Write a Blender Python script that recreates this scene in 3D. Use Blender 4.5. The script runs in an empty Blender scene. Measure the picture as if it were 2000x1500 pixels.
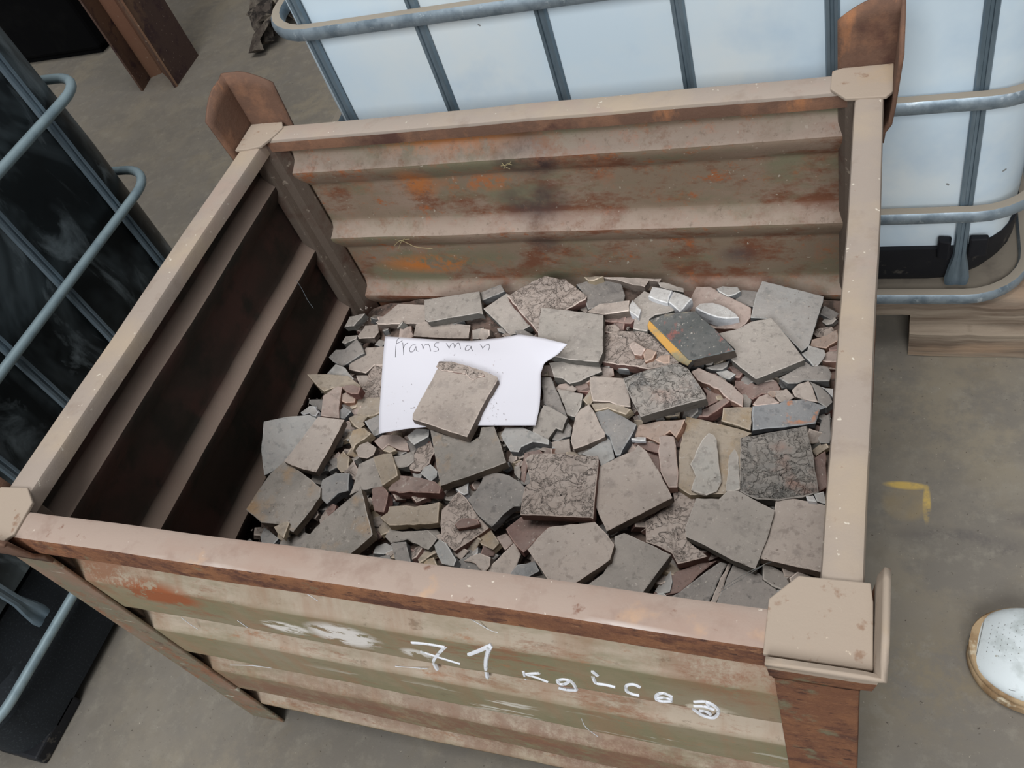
import bpy, bmesh, math, random
from mathutils import Vector, Matrix, noise
# ---------------------------------------------------------------- camera, world, light, exposure
scene = bpy.context.scene
COL = scene.collection
CAM = Vector((1.2440428, -0.3479762, 1.7132881))
RV = Vector((2.4454176, 0.2129494, -0.4720892)); FPX = 1707.7157
M3 = Matrix.Rotation(RV.length, 3, RV.normalized())      # world -> (right, down, forward)
cam_d = bpy.data.cameras.new('camera'); cam = bpy.data.objects.new('camera', cam_d); COL.objects.link(cam)
cam_d.sensor_width = 36.0; cam_d.sensor_fit = 'HORIZONTAL'; cam_d.lens = FPX / 2000 * 36.0
r0, r1, r2 = M3[0], M3[1], M3[2]
cam.matrix_world = Matrix(((r0[0], -r1[0], -r2[0], CAM[0]), (r0[1], -r1[1], -r2[1], CAM[1]), (r0[2], -r1[2], -r2[2], CAM[2]), (0, 0, 0, 1)))
cam_d.clip_start = 0.05; scene.camera = cam
scene.view_settings.view_transform = 'Standard'; scene.view_settings.look = 'None'
scene.view_settings.exposure = -0.44; scene.view_settings.gamma = 1.0; scene.view_settings.use_curve_mapping = False
world = bpy.data.worlds.new('hall_light'); scene.world = world; world.use_nodes = True
world.node_tree.nodes['Background'].inputs[0].default_value = (0.90, 0.95, 1.0, 1)
world.node_tree.nodes['Background'].inputs[1].default_value = 0.36
def area(name, loc, tgt, sx, sy, power, col):
    d = bpy.data.lights.new(name, 'AREA'); d.shape = 'RECTANGLE'; d.size = sx; d.size_y = sy; d.energy = power; d.color = col
    o = bpy.data.objects.new(name, d); COL.objects.link(o); o.location = loc
    o.rotation_euler = (Vector(tgt) - Vector(loc)).to_track_quat('-Z', 'Y').to_euler(); return o
area('skylight', (0.0, 0.6, 9.0), (0.4, 0.5, 0.4), 4.4, 5.0, 640, (1.0, 0.985, 0.97))
area('front_daylight', (1.3, -7.6, 7.0), (0.6, 0.4, 0.4), 5.0, 4.0, 1080, (0.95, 0.975, 1.0))  # broad frontal light set high up, not tied to an actual doorway
# ---------------------------------------------------------------- geometry of the view
def ray(px, py):
    return (M3.transposed() @ Vector(((px - 1000) / FPX, (py - 750) / FPX, 1.0))).normalized()
def at_plane(px, py, p0, n):
    d = ray(px, py); t = (Vector(p0) - CAM).dot(n) / d.dot(n); return CAM + d * t
def at_z(px, py, z): return at_plane(px, py, (0, 0, z), Vector((0, 0, 1)))
L, W, H = 1.24, 0.9765, 0.8293
# ---------------------------------------------------------------- helpers
def lin(c):
    r = []
    for v in c:
        v = v / 255.0; r.append(v / 12.92 if v <= 0.04045 else ((v + 0.055) / 1.055) ** 2.4)
    return (r[0], r[1], r[2], 1.0)
def surf(name, base, layers=(), rough=0.85, metal=0.0, bump=None, rnd=0.0, dust=None, spec=0.3):
    """layers: dict(t noise|vor|crack, s scale, lo, hi, c colour, m mapping scale, d detail, k strength, at centre, rad radii)"""
    m = bpy.data.materials.new(name); m.use_nodes = True; nt = m.node_tree; N = nt.nodes; K = nt.links
    P = N['Principled BSDF']; P.inputs['Roughness'].default_value = rough; P.inputs['Metallic'].default_value = metal
    P.inputs['Specular IOR Level'].default_value = spec
    tc = N.new('ShaderNodeTexCoord'); vec = tc.outputs['Object']
    if rnd:
        oi = N.new('ShaderNodeObjectInfo'); ml = N.new('ShaderNodeMath'); ml.operation = 'MULTIPLY'; ml.inputs[1].default_value = 37.0
        K.new(oi.outputs['Random'], ml.inputs[0]); ad = N.new('ShaderNodeVectorMath'); ad.operation = 'ADD'
        K.new(vec, ad.inputs[0]); K.new(ml.outputs[0], ad.inputs[1]); pv = ad.outputs[0]
    else: pv = vec
    def tex(l):
        mp = N.new('ShaderNodeMapping'); K.new(pv if 'at' not in l else vec, mp.inputs[0]); mp.inputs['Scale'].default_value = l.get('m', (1, 1, 1))
        mp.inputs['Location'].default_value = l.get('o', (0, 0, 0)); mp.inputs['Rotation'].default_value = l.get('r', (0, 0, 0))
        if l['t'] == 'noise':
            t = N.new('ShaderNodeTexNoise'); t.inputs['Scale'].default_value = l['s']; t.inputs['Detail'].default_value = l.get('d', 5)
            t.inputs['Roughness'].default_value = l.get('ro', 0.6); t.inputs['Distortion'].default_value = l.get('dist', 0)
            K.new(mp.outputs[0], t.inputs['Vector']); return t.outputs['Fac']
        if l['t'] == 'line':
            t = N.new('ShaderNodeTexNoise'); t.inputs['Scale'].default_value = l['s']; t.inputs['Detail'].default_value = l.get('d', 5); t.inputs['Roughness'].default_value = .55
            t.inputs['Distortion'].default_value = .6; K.new(mp.outputs[0], t.inputs['Vector']); s2 = N.new('ShaderNodeMath'); s2.operation = 'SUBTRACT'; s2.inputs[1].default_value = l.get('c0', .5)
            K.new(t.outputs['Fac'], s2.inputs[0]); a3 = N.new('ShaderNodeMath'); a3.operation = 'ABSOLUTE'; K.new(s2.outputs[0], a3.inputs[0]); return a3.outputs[0]
        t = N.new('ShaderNodeTexVoronoi'); t.inputs['Scale'].default_value = l['s']
        if l['t'] == 'crack':
            t.feature = 'DISTANCE_TO_EDGE'
            nz = N.new('ShaderNodeTexNoise'); nz.inputs['Scale'].default_value = l['s'] * 0.9; nz.inputs['Detail'].default_value = 4
            K.new(mp.outputs[0], nz.inputs['Vector']); sc = N.new('ShaderNodeVectorMath'); sc.operation = 'SCALE'; sc.inputs['Scale'].default_value = 1.6 / l['s'] * 1.3
            K.new(nz.outputs['Color'], sc.inputs[0]); a2 = N.new('ShaderNodeVectorMath'); a2.operation = 'ADD'
            K.new(mp.outputs[0], a2.inputs[0]); K.new(sc.outputs[0], a2.inputs[1]); K.new(a2.outputs[0], t.inputs['Vector'])
        else: K.new(mp.outputs[0], t.inputs['Vector'])
        return t.outputs['Distance']
    def ramp(src, lo, hi):
        r = N.new('ShaderNodeMapRange'); r.inputs['From Min'].default_value = lo; r.inputs['From Max'].default_value = hi
        K.new(src, r.inputs['Value']); return r.outputs[0]
    def mul(a, b):
        q = N.new('ShaderNodeMath'); q.operation = 'MULTIPLY'; K.new(a, q.inputs[0])
        if isinstance(b, float): q.inputs[1].default_value = b
        else: K.new(b, q.inputs[1])
        return q.outputs[0]
    def lay(col, l):
        f = ramp(tex(l), l['lo'], l['hi'])
        if 'at' in l:
            sb = N.new('ShaderNodeVectorMath'); sb.operation = 'SUBTRACT'; K.new(vec, sb.inputs[0]); sb.inputs[1].default_value = l['at']
            dv = N.new('ShaderNodeVectorMath'); dv.operation = 'DIVIDE'; K.new(sb.outputs[0], dv.inputs[0]); dv.inputs[1].default_value = l['rad']
            ln = N.new('ShaderNodeVectorMath'); ln.operation = 'LENGTH'; K.new(dv.outputs[0], ln.inputs[0])
            f = mul(f, ramp(ln.outputs['Value'], 1.0, l.get('soft', 0.55)))
        if l.get('k', 1.0) != 1.0: f = mul(f, float(l['k']))
        mx = N.new('ShaderNodeMix'); mx.data_type = 'RGBA'; K.new(f, mx.inputs[0])
        if col is None: mx.inputs[6].default_value = lin(base)
        else: K.new(col, mx.inputs[6])
        mx.inputs[7].default_value = lin(l['c']); col = mx.outputs[2]
        return col
    col = None
    for l in layers:
        if not l.get('over'): col = lay(col, l)
    if dust:
        ge = N.new('ShaderNodeNewGeometry'); sx = N.new('ShaderNodeSeparateXYZ'); K.new(ge.outputs['Normal'], sx.inputs[0])
        f = ramp(sx.outputs[2], dust[1], dust[2])
        if len(dust) > 3: f = mul(f, float(dust[3]))
        if len(dust) > 4: f = mul(f, ramp(tex(dust[4]), dust[4]['lo'], dust[4]['hi']))
        mx = N.new('ShaderNodeMix'); mx.data_type = 'RGBA'; K.new(f, mx.inputs[0])
        if col is None: mx.inputs[6].default_value = lin(base)
        else: K.new(col, mx.inputs[6])
        mx.inputs[7].default_value = lin(dust[0]); col = mx.outputs[2]
        if metal: 
            inv = N.new('ShaderNodeMath'); inv.operation = 'MULTIPLY_ADD'; inv.inputs[1].default_value = -metal; inv.inputs[2].default_value = metal
            K.new(f, inv.inputs[0]); K.new(inv.outputs[0], P.inputs['Metallic'])
            ro = N.new('ShaderNodeMath'); ro.operation = 'MULTIPLY_ADD'; ro.inputs[1].default_value = 0.9 - rough; ro.inputs[2].default_value = rough
            K.new(f, ro.inputs[0]); K.new(ro.outputs[0], P.inputs['Roughness'])
    for l in layers:
        if l.get('over'): col = lay(col, l)
    if rnd:
        hs = N.new('ShaderNodeHueSaturation')
        vr = N.new('ShaderNodeMapRange'); vr.inputs['To Min'].default_value = 1 - rnd; vr.inputs['To Max'].default_value = 1 + rnd
        K.new(oi.outputs['Random'], vr.inputs['Value']); K.new(vr.outputs[0], hs.inputs['Value'])
        if col is None: hs.inputs['Color'].default_value = lin(base)
        else: K.new(col, hs.inputs['Color'])
        col = hs.outputs[0]
    if col is None: P.inputs['Base Color'].default_value = lin(base)
    else: K.new(col, P.inputs['Base Color'])
    if bump:
        prev = None
        for l in bump:
            src = tex(l)
            if l['t'] in ('crack', 'line'): src = ramp(src, l.get('lo', 0.0), l.get('hi', 0.08))
            b = N.new('ShaderNodeBump'); b.inputs['Strength'].default_value = l.get('k', 0.5); b.inputs['Distance'].default_value = l.get('h', 0.003)
            K.new(src, b.inputs['Height'])
            if prev: K.new(prev, b.inputs['Normal'])
            prev = b.outputs[0]
        K.new(prev, P.inputs['Normal'])
    return m
def nz(s, lo, hi, c, **k): return dict(t='noise', s=s, lo=lo, hi=hi, c=c, **k)
def bn(s, k, h, **q): return dict(t='noise', s=s, k=k, h=h, **q)
def tag(o, label=None, cat=None, group=None, kind=None):
    if label: o['label'] = label
    if cat: o['category'] = cat
    if group: o['group'] = group
    if kind: o['kind'] = kind
    return o
def empty(name, loc, label, cat, group=None):
    o = bpy.data.objects.new(name, None); COL.objects.link(o); o.location = loc; o.empty_display_size = 0.05
    return tag(o, label, cat, group)
def obj(name, verts, faces, mats, parent=None, origin=None, fm=None, smooth=False, solid=0, bevel=0):
    me = bpy.data.meshes.new(name); org = Vector(origin) if origin else Vector((0, 0, 0))
    pl = parent.location if parent else Vector((0, 0, 0))
    me.from_pydata([tuple(Vector(v) - org) for v in verts], [], faces)
    for m in (mats if isinstance(mats, (list, tuple)) else [mats]): me.materials.append(m)
    bm = bmesh.new(); bm.from_mesh(me)
    if fm:
        bm.faces.ensure_lookup_table()
        for i, k in enumerate(fm): bm.faces[i].material_index = k
    bmesh.ops.recalc_face_normals(bm, faces=bm.faces)
    if smooth:
        for f in bm.faces: f.smooth = True
    bm.to_mesh(me); bm.free()
    o = bpy.data.objects.new(name, me); COL.objects.link(o)
    if parent:
        o.parent = parent
        w = Vector((0, 0, 0)); p = parent
        while p: w += p.location; p = p.parent
        o.location = org - w
    else: o.location = org
    if smooth and hasattr(me, 'set_sharp_from_angle'): me.set_sharp_from_angle(angle=math.radians(42))
    if solid:
        s = o.modifiers.new('solid', 'SOLIDIFY'); s.thickness = solid; s.offset = 0
    if bevel:
        b = o.modifiers.new('bevel', 'BEVEL'); b.width = bevel; b.segments = 2; b.limit_method = 'ANGLE'; b.angle_limit = math.radians(35)
    return o
class MB:
    def __init__(s): s.v = []; s.f = []; s.m = []
    def add(s, v, f, m=0):
        n = len(s.v); s.v += [tuple(x) for x in v]; s.f += [tuple(n + i for i in q) for q in f]; s.m += [m] * len(f); return s
    def box(s, a, b, m=0):
        x0, y0, z0 = a; x1, y1, z1 = b
        return s.add([(x0, y0, z0), (x1, y0, z0), (x1, y1, z0), (x0, y1, z0), (x0, y0, z1), (x1, y0, z1), (x1, y1, z1), (x0, y1, z1)],
              [(0, 3, 2, 1), (4, 5, 6, 7), (0, 1, 5, 4), (1, 2, 6, 5), (2, 3, 7, 6), (3, 0, 4, 7)], m)
    def prism(s, poly, z0, z1, m=0):
        n = len(poly); v = [(p[0], p[1], z0) for p in poly] + [(p[0], p[1], z1) for p in poly]
        f = [tuple(range(n - 1, -1, -1)), tuple(range(n, 2 * n))] + [(i, (i + 1) % n, n + (i + 1) % n, n + i) for i in range(n)]
        return s.add(v, f, m)
    def sweep(s, path, prof, up=(0, 0, 1), closed=False, m=0):
        """prof: list of (side, up) offsets; swept along path"""
        path = [Vector(p) for p in path]; n = len(path); k = len(prof); rings = []
        up = Vector(up)
        for i, p in enumerate(path):
            if closed: t = path[(i + 1) % n] - path[i - 1]
            else: t = path[min(i + 1, n - 1)] - path[max(i - 1, 0)]
            t.normalize(); sd = t.cross(up)
            if sd.length < 1e-4: sd = t.cross(Vector((1, 0, 0)))
            sd.normalize(); u = sd.cross(t).normalized()
            rings += [p + sd * a + u * b for a, b in prof]
        f = []
        for i in range(n if closed else n - 1):
            j = (i + 1) % n
            for q in range(k): f.append((i * k + q, i * k + (q + 1) % k, j * k + (q + 1) % k, j * k + q))
        if not closed: f += [tuple(range(k - 1, -1, -1)), tuple((n - 1) * k + q for q in range(k))]
        return s.add(rings, f, m)
    def build(s, name, mats, parent=None, origin=None, **k):
        return obj(name, s.v, s.f, mats, parent, origin, fm=s.m, **k)
def smooth_pts(l, m=4):
    o = []
    for i in range(len(l) - 1):
        p0 = l[max(i - 1, 0)]; p1 = l[i]; p2 = l[i + 1]; p3 = l[min(i + 2, len(l) - 1)]
        for q in range(m):
            t = q / m; o.append(tuple(.5 * (2 * b_ + (c_ - a_) * t + (2 * a_ - 5 * b_ + 4 * c_ - d_) * t * t + (3 * b_ - a_ - 3 * c_ + d_) * t ** 3) for a_, b_, c_, d_ in zip(p0, p1, p2, p3)))
    return o + [l[-1]]
def circ(r, n=10, ry=None): return [(r * math.cos(2 * math.pi * i / n), (ry or r) * math.sin(2 * math.pi * i / n)) for i in range(n)]
def rrect(w, h, r, n=3):
    o = []
    for cx, cy, a in ((w / 2 - r, h / 2 - r, 0), (-w / 2 + r, h / 2 - r, 90), (-w / 2 + r, -h / 2 + r, 180), (w / 2 - r, -h / 2 + r, 270)):
        for i in range(n + 1):
            t = math.radians(a + 90 * i / n); o.append((cx + r * math.cos(t), cy + r * math.sin(t)))
    return o
def rpath(x0, y0, x1, y1, r, z, n=7):
    """rounded rectangle loop, counter clockwise"""
    o = []
    for cx, cy, a in ((x1 - r, y0 + r, 270), (x1 - r, y1 - r, 0), (x0 + r, y1 - r, 90), (x0 + r, y0 + r, 180)):
        for i in range(n + 1):
            t = math.radians(a + 90 * i / n); o.append((cx + r * math.cos(t), cy + r * math.sin(t), z))
    return o
# ---------------------------------------------------------------- materials
RUST = (136, 94, 70); RUSTD = (96, 68, 56)
GRIT = [bn(55, .45, .003, d=8), bn(380, .35, .0012, d=3)]
M = {}
M['floor'] = surf('concrete_floor', (121, 115, 106), [
    nz(1.6, .42, .62, (133, 124, 108)), nz(3.5, .5, .68, (114, 109, 102), o=(3, 1, 0)), nz(14, .52, .75, (118, 110, 97)),
    nz(4, .40, .50, (88, 83, 82), at=(1.42, .60, 0), rad=(.16, .045, 1), soft=.5, k=.75, dist=.6), nz(4, .38, .5, (92, 86, 84), at=(1.58, .66, 0), rad=(.13, .03, 1), soft=.5, k=.6, dist=.6),
    nz(3, .3, .5, (134, 120, 92), at=(1.36, .34, 0), rad=(.22, .2, 1), soft=.2, k=.55),
    nz(6, .46, .58, (116, 110, 101), d=9, ro=.75), nz(20, .52, .66, (136, 130, 118), d=9, ro=.75, k=.7), nz(110, .66, .71, (72, 63, 56)), nz(140, .68, .73, (178, 170, 154)),
    nz(9, .38, .6, (206, 174, 92), at=(1.31, .722, 0), rad=(.048, .011, 1), soft=.6, k=.9, ro=.8), nz(9, .36, .56, (206, 174, 92), at=(1.350, .68, 0), rad=(.009, .05, 1), soft=.6, k=.9, ro=.8),
    nz(6, .35, .6, (170, 146, 98), at=(1.31, .682, 0), rad=(.05, .05, 1), soft=.7, k=.5),
    nz(8, .34, .42, (88, 84, 80), at=(-.9, 1.45, 0), rad=(.30, .012, 1), soft=.2, k=.5)],
    rough=.62, bump=[bn(30, .2, .003, d=6), bn(300, .15, .001)], spec=.4)
sheet_layers = [nz(5, .46, .60, (150, 138, 114), m=(.5, 1, 1.2)), nz(7, .50, .58, RUST, m=(.45, 1, 1.5), d=9, ro=.75), nz(16, .54, .60, (168, 98, 52), m=(.5, 1, 1.3), d=9, ro=.8),
    nz(9, .56, .63, RUSTD, m=(.6, 1, 1), o=(2, 0, 5), d=8), nz(60, .66, .72, (176, 166, 146), m=(.4, 1, .4), d=2)]
M['sheet_out'] = surf('olive_paint_rusting', (128, 121, 94), [
    nz(4, .46, .62, (142, 130, 108), m=(.5, 1, 1.2)),
    nz(7, .54, .62, RUST, m=(.40, 1, 1.5), d=11, ro=.8, over=1, k=.85), nz(18, .57, .65, (160, 112, 80), m=(.5, 1, 1.3), d=10, ro=.82, over=1, k=.8), nz(40, .58, .66, (104, 92, 74), m=(.5, 1, 1), d=8, ro=.8, over=1, k=.6),
    nz(5, .50, .64, (150, 132, 108), d=9, ro=.7, over=1, k=.6, o=(6, 2, 4)), nz(6, .48, .60, (150, 110, 84), m=(2.5, 1, .35), d=8, over=1, k=.35, o=(2, 2, 2)),
    nz(10, .38, .52, (142, 94, 66), over=1, at=(.6, 0, .772), rad=(.75, 1, .030), soft=.5, k=.85, ro=.85, m=(.4, 1, 1.5)),
    nz(11, .42, .47, (148, 86, 54), over=1, at=(.22, 0, .66), rad=(.10, 1, .04), soft=.6, ro=.8), nz(11, .40, .54, (122, 88, 72), over=1, at=(.9, 0, .21), rad=(1.4, 1, .15), soft=.5, k=.85, ro=.85, d=10), nz(12, .44, .54, (140, 96, 72), over=1, at=(1.12, 0, .70), rad=(.14, 1, .10), soft=.3, k=.7, ro=.85, d=9), nz(11, .42, .52, (138, 92, 66), over=1, at=(.13, 0, .70), rad=(.10, 1, .08), soft=.3, k=.8, ro=.85, d=9),
    nz(22, .44, .50, (214, 208, 200), over=1, at=(.44, 0, .615), rad=(.05, 1, .024), soft=.7, m=(.5, 1, 1.6), ro=.75), nz(20, .43, .49, (216, 210, 204), over=1, at=(.545, 0, .625), rad=(.07, 1, .045), soft=.6, m=(.6, 1, 1.4), ro=.75),
    nz(26, .45, .50, (204, 198, 190), over=1, at=(.66, 0, .605), rad=(.03, 1, .02), soft=.6, ro=.75), nz(24, .56, .60, (200, 194, 182), over=1, at=(.80, 0, .42), rad=(.5, 1, .05), soft=.4, m=(.25, 1, 2)),
    nz(24, .46, .52, (196, 186, 168), over=1, at=(1.06, 0, .575), rad=(.05, 1, .03), soft=.5)],
    rough=.72, bump=[bn(40, .35, .003, d=9, m=(.5, 1, 1)), bn(260, .3, .0012)], dust=((184, 168, 150), .10, .50, .9, dict(t='noise', s=9, lo=.70, hi=.50, d=9, ro=.7, m=(.35, 1, 1.3), o=(3, 3, 3))))
M['sheet_in'] = surf('dusty_paint_rusting', (130, 113, 95), [
    nz(4, .45, .60, (146, 126, 110), m=(.5, 1, 1)), nz(22, .55, .66, (132, 100, 80), d=10, ro=.8, over=1, k=.7), nz(60, .58, .68, (104, 88, 74), d=7, ro=.75, over=1, k=.6), nz(9, .55, .66, (150, 104, 78), d=9, ro=.8, over=1, k=.6, o=(8, 8, 8)), nz(6, .48, .57, (116, 76, 56), m=(.6, 1, 1.3), d=9, ro=.75), nz(13, .56, .64, (156, 92, 54), m=(.8, 1, 1), d=9, ro=.8, o=(4, 1, 2)),
    nz(9, .5, .64, (120, 114, 92), m=(.6, 1, 1.2), o=(7, 0, 1)), nz(80, .70, .74, (170, 160, 144), d=2),
    nz(7, .30, .5, (66, 52, 52), at=(.60, .95, .72), rad=(.075, 1, .065), soft=.55, k=.9), nz(7, .36, .52, (76, 62, 60), at=(.58, .95, .60), rad=(.09, 1, .07), soft=.4, k=.8),
    nz(7, .36, .52, (82, 64, 60), at=(.57, .95, .49), rad=(.05, 1, .04), soft=.4, k=.7), nz(7, .36, .52, (84, 70, 68), at=(.98, .95, .44), rad=(.05, 1, .03), soft=.2, k=.7),
    nz(14, .42, .52, (176, 108, 56), at=(.33, .95, .67), rad=(.06, 1, .06), soft=.3, k=.85, ro=.8), nz(14, .42, .52, (180, 112, 60), at=(.44, .95, .765), rad=(.2, 1, .035), soft=.3, k=.8, ro=.8),
    nz(14, .42, .52, (184, 112, 52), at=(.27, .95, .43), rad=(.16, 1, .035), soft=.3, k=.9, ro=.8), nz(14, .44, .52, (170, 104, 60), at=(.48, .95, .66), rad=(.12, 1, .03), soft=.3, k=.8, ro=.8)],
    rough=.85, bump=[bn(45, .35, .003, d=9), bn(300, .3, .001)], dust=((178, 160, 147), .25, .80, .85, dict(t='noise', s=12, lo=.76, hi=.50, d=9, ro=.7, o=(5, 3, 3))))
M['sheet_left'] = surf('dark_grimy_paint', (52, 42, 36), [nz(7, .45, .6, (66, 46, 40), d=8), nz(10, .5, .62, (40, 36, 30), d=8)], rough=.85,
    bump=[bn(45, .35, .003, d=9), bn(300, .3, .001)], dust=((170, 150, 136), .46, .82))  # ledge dust also paints in the lit slopes, leaving their upper parts shaded
M['sheet_plain'] = surf('olive_paint_plain', (112, 104, 84), sheet_layers, rough=.78, bump=GRIT)
M['rail'] = surf('dusty_rail_steel', (156, 143, 132), [nz(22, .54, .68, (138, 122, 110), d=8, k=.6), nz(5, .45, .62, (166, 150, 132)), nz(9, .55, .68, (160, 142, 130)), nz(90, .71, .75, (200, 190, 175), d=2), nz(40, .68, .74, (130, 100, 84))], rough=.75, bump=[bn(60, .2, .002), bn(400, .25, .0008)])
M['rail_front'] = surf('pinkish_rail_steel', (160, 142, 130), [nz(22, .52, .66, (140, 118, 106), d=8, k=.6), nz(5, .48, .64, (154, 128, 114), m=(.5, 1, 1)), nz(9, .58, .70, (184, 150, 120)), nz(110, .72, .76, (200, 188, 174), d=2), nz(30, .64, .70, (128, 98, 84)),
    nz(14, .45, .56, (206, 196, 190), at=(.95, 0, .8293), rad=(.14, .007, .05), soft=.5, k=.6, m=(.4, 1, 1)), nz(14, .5, .6, (206, 196, 190), at=(.42, 0, .8293), rad=(.10, .007, .05), soft=.5, k=.5, m=(.4, 1, 1))],
    rough=.78, bump=[bn(60, .2, .002), bn(400, .3, .0008)])
M['rust'] = surf('flaking_rust', (152, 104, 78), [nz(8, .45, .58, (178, 124, 88), m=(.7, 1, 1.1), d=12, ro=.85), nz(15, .50, .60, (118, 80, 66), m=(.8, 1, 1.2), d=9, ro=.75, o=(1, 2, 3)), nz(14, .60, .66, (150, 140, 112), d=6), nz(50, .56, .66, (196, 146, 108), m=(.6, 1, 1.4), d=9, ro=.8), nz(60, .58, .66, (100, 70, 60), m=(.6, 1, 1.4), d=8, o=(4, 4, 4))],
    rough=.9, bump=[bn(26, 1.0, .009, d=12, ro=.8, m=(.6, 1, 1.4)), bn(160, .8, .003, d=6)])
M['rust_strip'] = surf('rusting_olive_strip', (120, 112, 94), [nz(9, .48, .58, RUST, d=11, ro=.8), nz(30, .54, .64, (100, 78, 66), d=9, ro=.8), nz(5, .5, .6, (136, 112, 96)), nz(40, .62, .68, (180, 176, 160), m=(.4, 1, 1.6), d=4)], rough=.75, bump=GRIT)
M['guide'] = surf('brown_rust_steel', (106, 80, 66), [nz(9, .48, .60, (128, 94, 74), d=9, ro=.7), nz(13, .58, .66, (156, 108, 76), m=(1, 1, .4), d=8), nz(6, .55, .64, (84, 58, 50), d=6)], rough=.85, bump=GRIT)
M['plate'] = surf('dust_covered_plate', (162, 147, 132), [nz(6, .52, .68, (170, 148, 120)), nz(40, .62, .7, (140, 116, 98)), nz(90, .68, .74, (200, 186, 166))], rough=.85, bump=[bn(60, .2, .002), bn(400, .25, .0008)])
M['post_dark'] = surf('dusty_corner_bar', (104, 92, 82), [nz(9, .5, .62, (88, 66, 56), d=8), nz(60, .64, .7, (150, 138, 124))], rough=.9, bump=GRIT)
M['galv'] = surf('galvanised_steel', (150, 163, 172), [nz(22, .45, .62, (118, 132, 142), d=6), nz(60, .6, .7, (186, 196, 202))], rough=.45, metal=.55, bump=[bn(120, .1, .001)], dust=((156, 146, 132), .75, .95))
M['galv_bar'] = surf('galvanised_bar', (128, 143, 153), [nz(22, .45, .62, (104, 120, 130), d=6, m=(1, 1, .2))], rough=.5, metal=.5, bump=[bn(120, .1, .001)])
M['tube_grey'] = surf('grey_tube', (142, 160, 166), [nz(18, .5, .66, (122, 140, 148), d=5)], rough=.5, metal=.3)
M['tank'] = surf('milky_plastic', (214, 230, 240), [nz(2.2, .48, .66, (226, 234, 236), o=(1, 2, 3)), nz(3, .5, .7, (194, 214, 230)), nz(60, .78, .80, (140, 142, 142), d=1)], rough=.42, bump=[bn(3, .25, .02, d=1)], spec=.4)
M['tank_dark'] = surf('sooty_plastic', (26, 31, 33), [nz(3, .44, .66, (92, 102, 106), d=4, dist=1.2, m=(1, 1, .6)), nz(7, .54, .70, (120, 130, 134), d=5, dist=.9, m=(1, 1.6, .7)), nz(2, .5, .62, (14, 17, 18), o=(4, 4, 4))], rough=.4, bump=[bn(6, .3, .01, d=2)])
M['black'] = surf('black_plastic', (30, 31, 35), [nz(30, .62, .70, (84, 80, 74), d=4), nz(6, .5, .65, (22, 23, 28))], rough=.6, bump=[bn(80, .2, .001)])
M['charcoal'] = surf('charcoal_felt', (30, 34, 38), [nz(200, .55, .7, (50, 56, 60))], rough=.9)
M['wood'] = surf('weathered_wood', (146, 132, 116), [nz(9, .45, .6, (112, 96, 82), m=(.25, 1, 3), d=8), nz(14, .55, .66, (78, 64, 54), m=(.2, 1, 4), d=6), nz(5, .58, .68, (156, 132, 110), m=(.3, 1, 2))], rough=.9, bump=[bn(22, .7, .006, m=(.15, 1, 4), d=8), bn(160, .3, .001)])
M['paper'] = surf('white_paper', (224, 223, 231), [nz(50, .60, .70, (206, 196, 196), at=(.31, .56, .45), rad=(.06, .06, .2), soft=.1, k=.7, d=8), nz(60, .56, .66, (176, 164, 160), at=(.50, .55, .45), rad=(.05, .09, .2), soft=.2, k=.8, d=8)], rough=.8, spec=.2)
M['pencil'] = surf('pencil_grey', (92, 90, 96), rough=.7)
M['chalk'] = surf('white_paint_marker', (232, 234, 240), [nz(90, .58, .68, (176, 176, 172))], rough=.8)
M['dirt'] = surf('rubble_dust', (116, 100, 91), [nz(14, .5, .62, (132, 110, 100), d=6), nz(40, .5, .6, (84, 74, 68), d=6)], rough=.95, bump=[bn(60, .8, .006, d=9), bn(260, .5, .002)])
M['dark_fill'] = surf('near_black', (12, 12, 13), [nz(6, .5, .7, (18, 18, 18))], rough=1.0, spec=0.05)  # near-black colour carries the shadowy dark of the added filler boxes
M['crumple'] = surf('dark_brown_bark', (70, 62, 56), [nz(14, .45, .6, (104, 96, 86), d=7), nz(24, .5, .6, (36, 31, 28))], rough=.8, bump=[bn(30, .8, .008, d=8)])
M['col_rust'] = surf('dark_red_rust', (76, 58, 52), [nz(4, .5, .65, (102, 78, 62), m=(1, 1, .3)), nz(14, .52, .64, (64, 46, 46), d=7), nz(80, .68, .74, (150, 130, 116), d=2)], rough=.85, bump=[bn(50, .3, .003)])
M['col_orange'] = surf('orange_rust_web', (124, 96, 76), [nz(5, .45, .62, (118, 84, 66), m=(1, 1, .3)), nz(60, .66, .72, (160, 140, 124))], rough=.85, bump=[bn(50, .3, .003)])
M['shoe'] = surf('white_leather', (212, 220, 222), [nz(20, .55, .68, (186, 194, 194), d=5), nz(90, .66, .72, (150, 146, 132))], rough=.5, bump=[bn(60, .2, .002)])
M['shoe_sole'] = surf('dirty_tan_rubber', (168, 144, 112), [nz(20, .45, .62, (136, 110, 80), d=6), nz(30, .6, .7, (196, 184, 160))], rough=.8, bump=[bn(90, .3, .001)])
M['shoe_grey'] = surf('pinkish_grey_suede', (176, 164, 164), rough=.9)
M['straw'] = surf('straw', (170, 156, 118), rough=.8)
M['stitch'] = surf('grey_stitching', (120, 122, 120), rough=.8)
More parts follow.
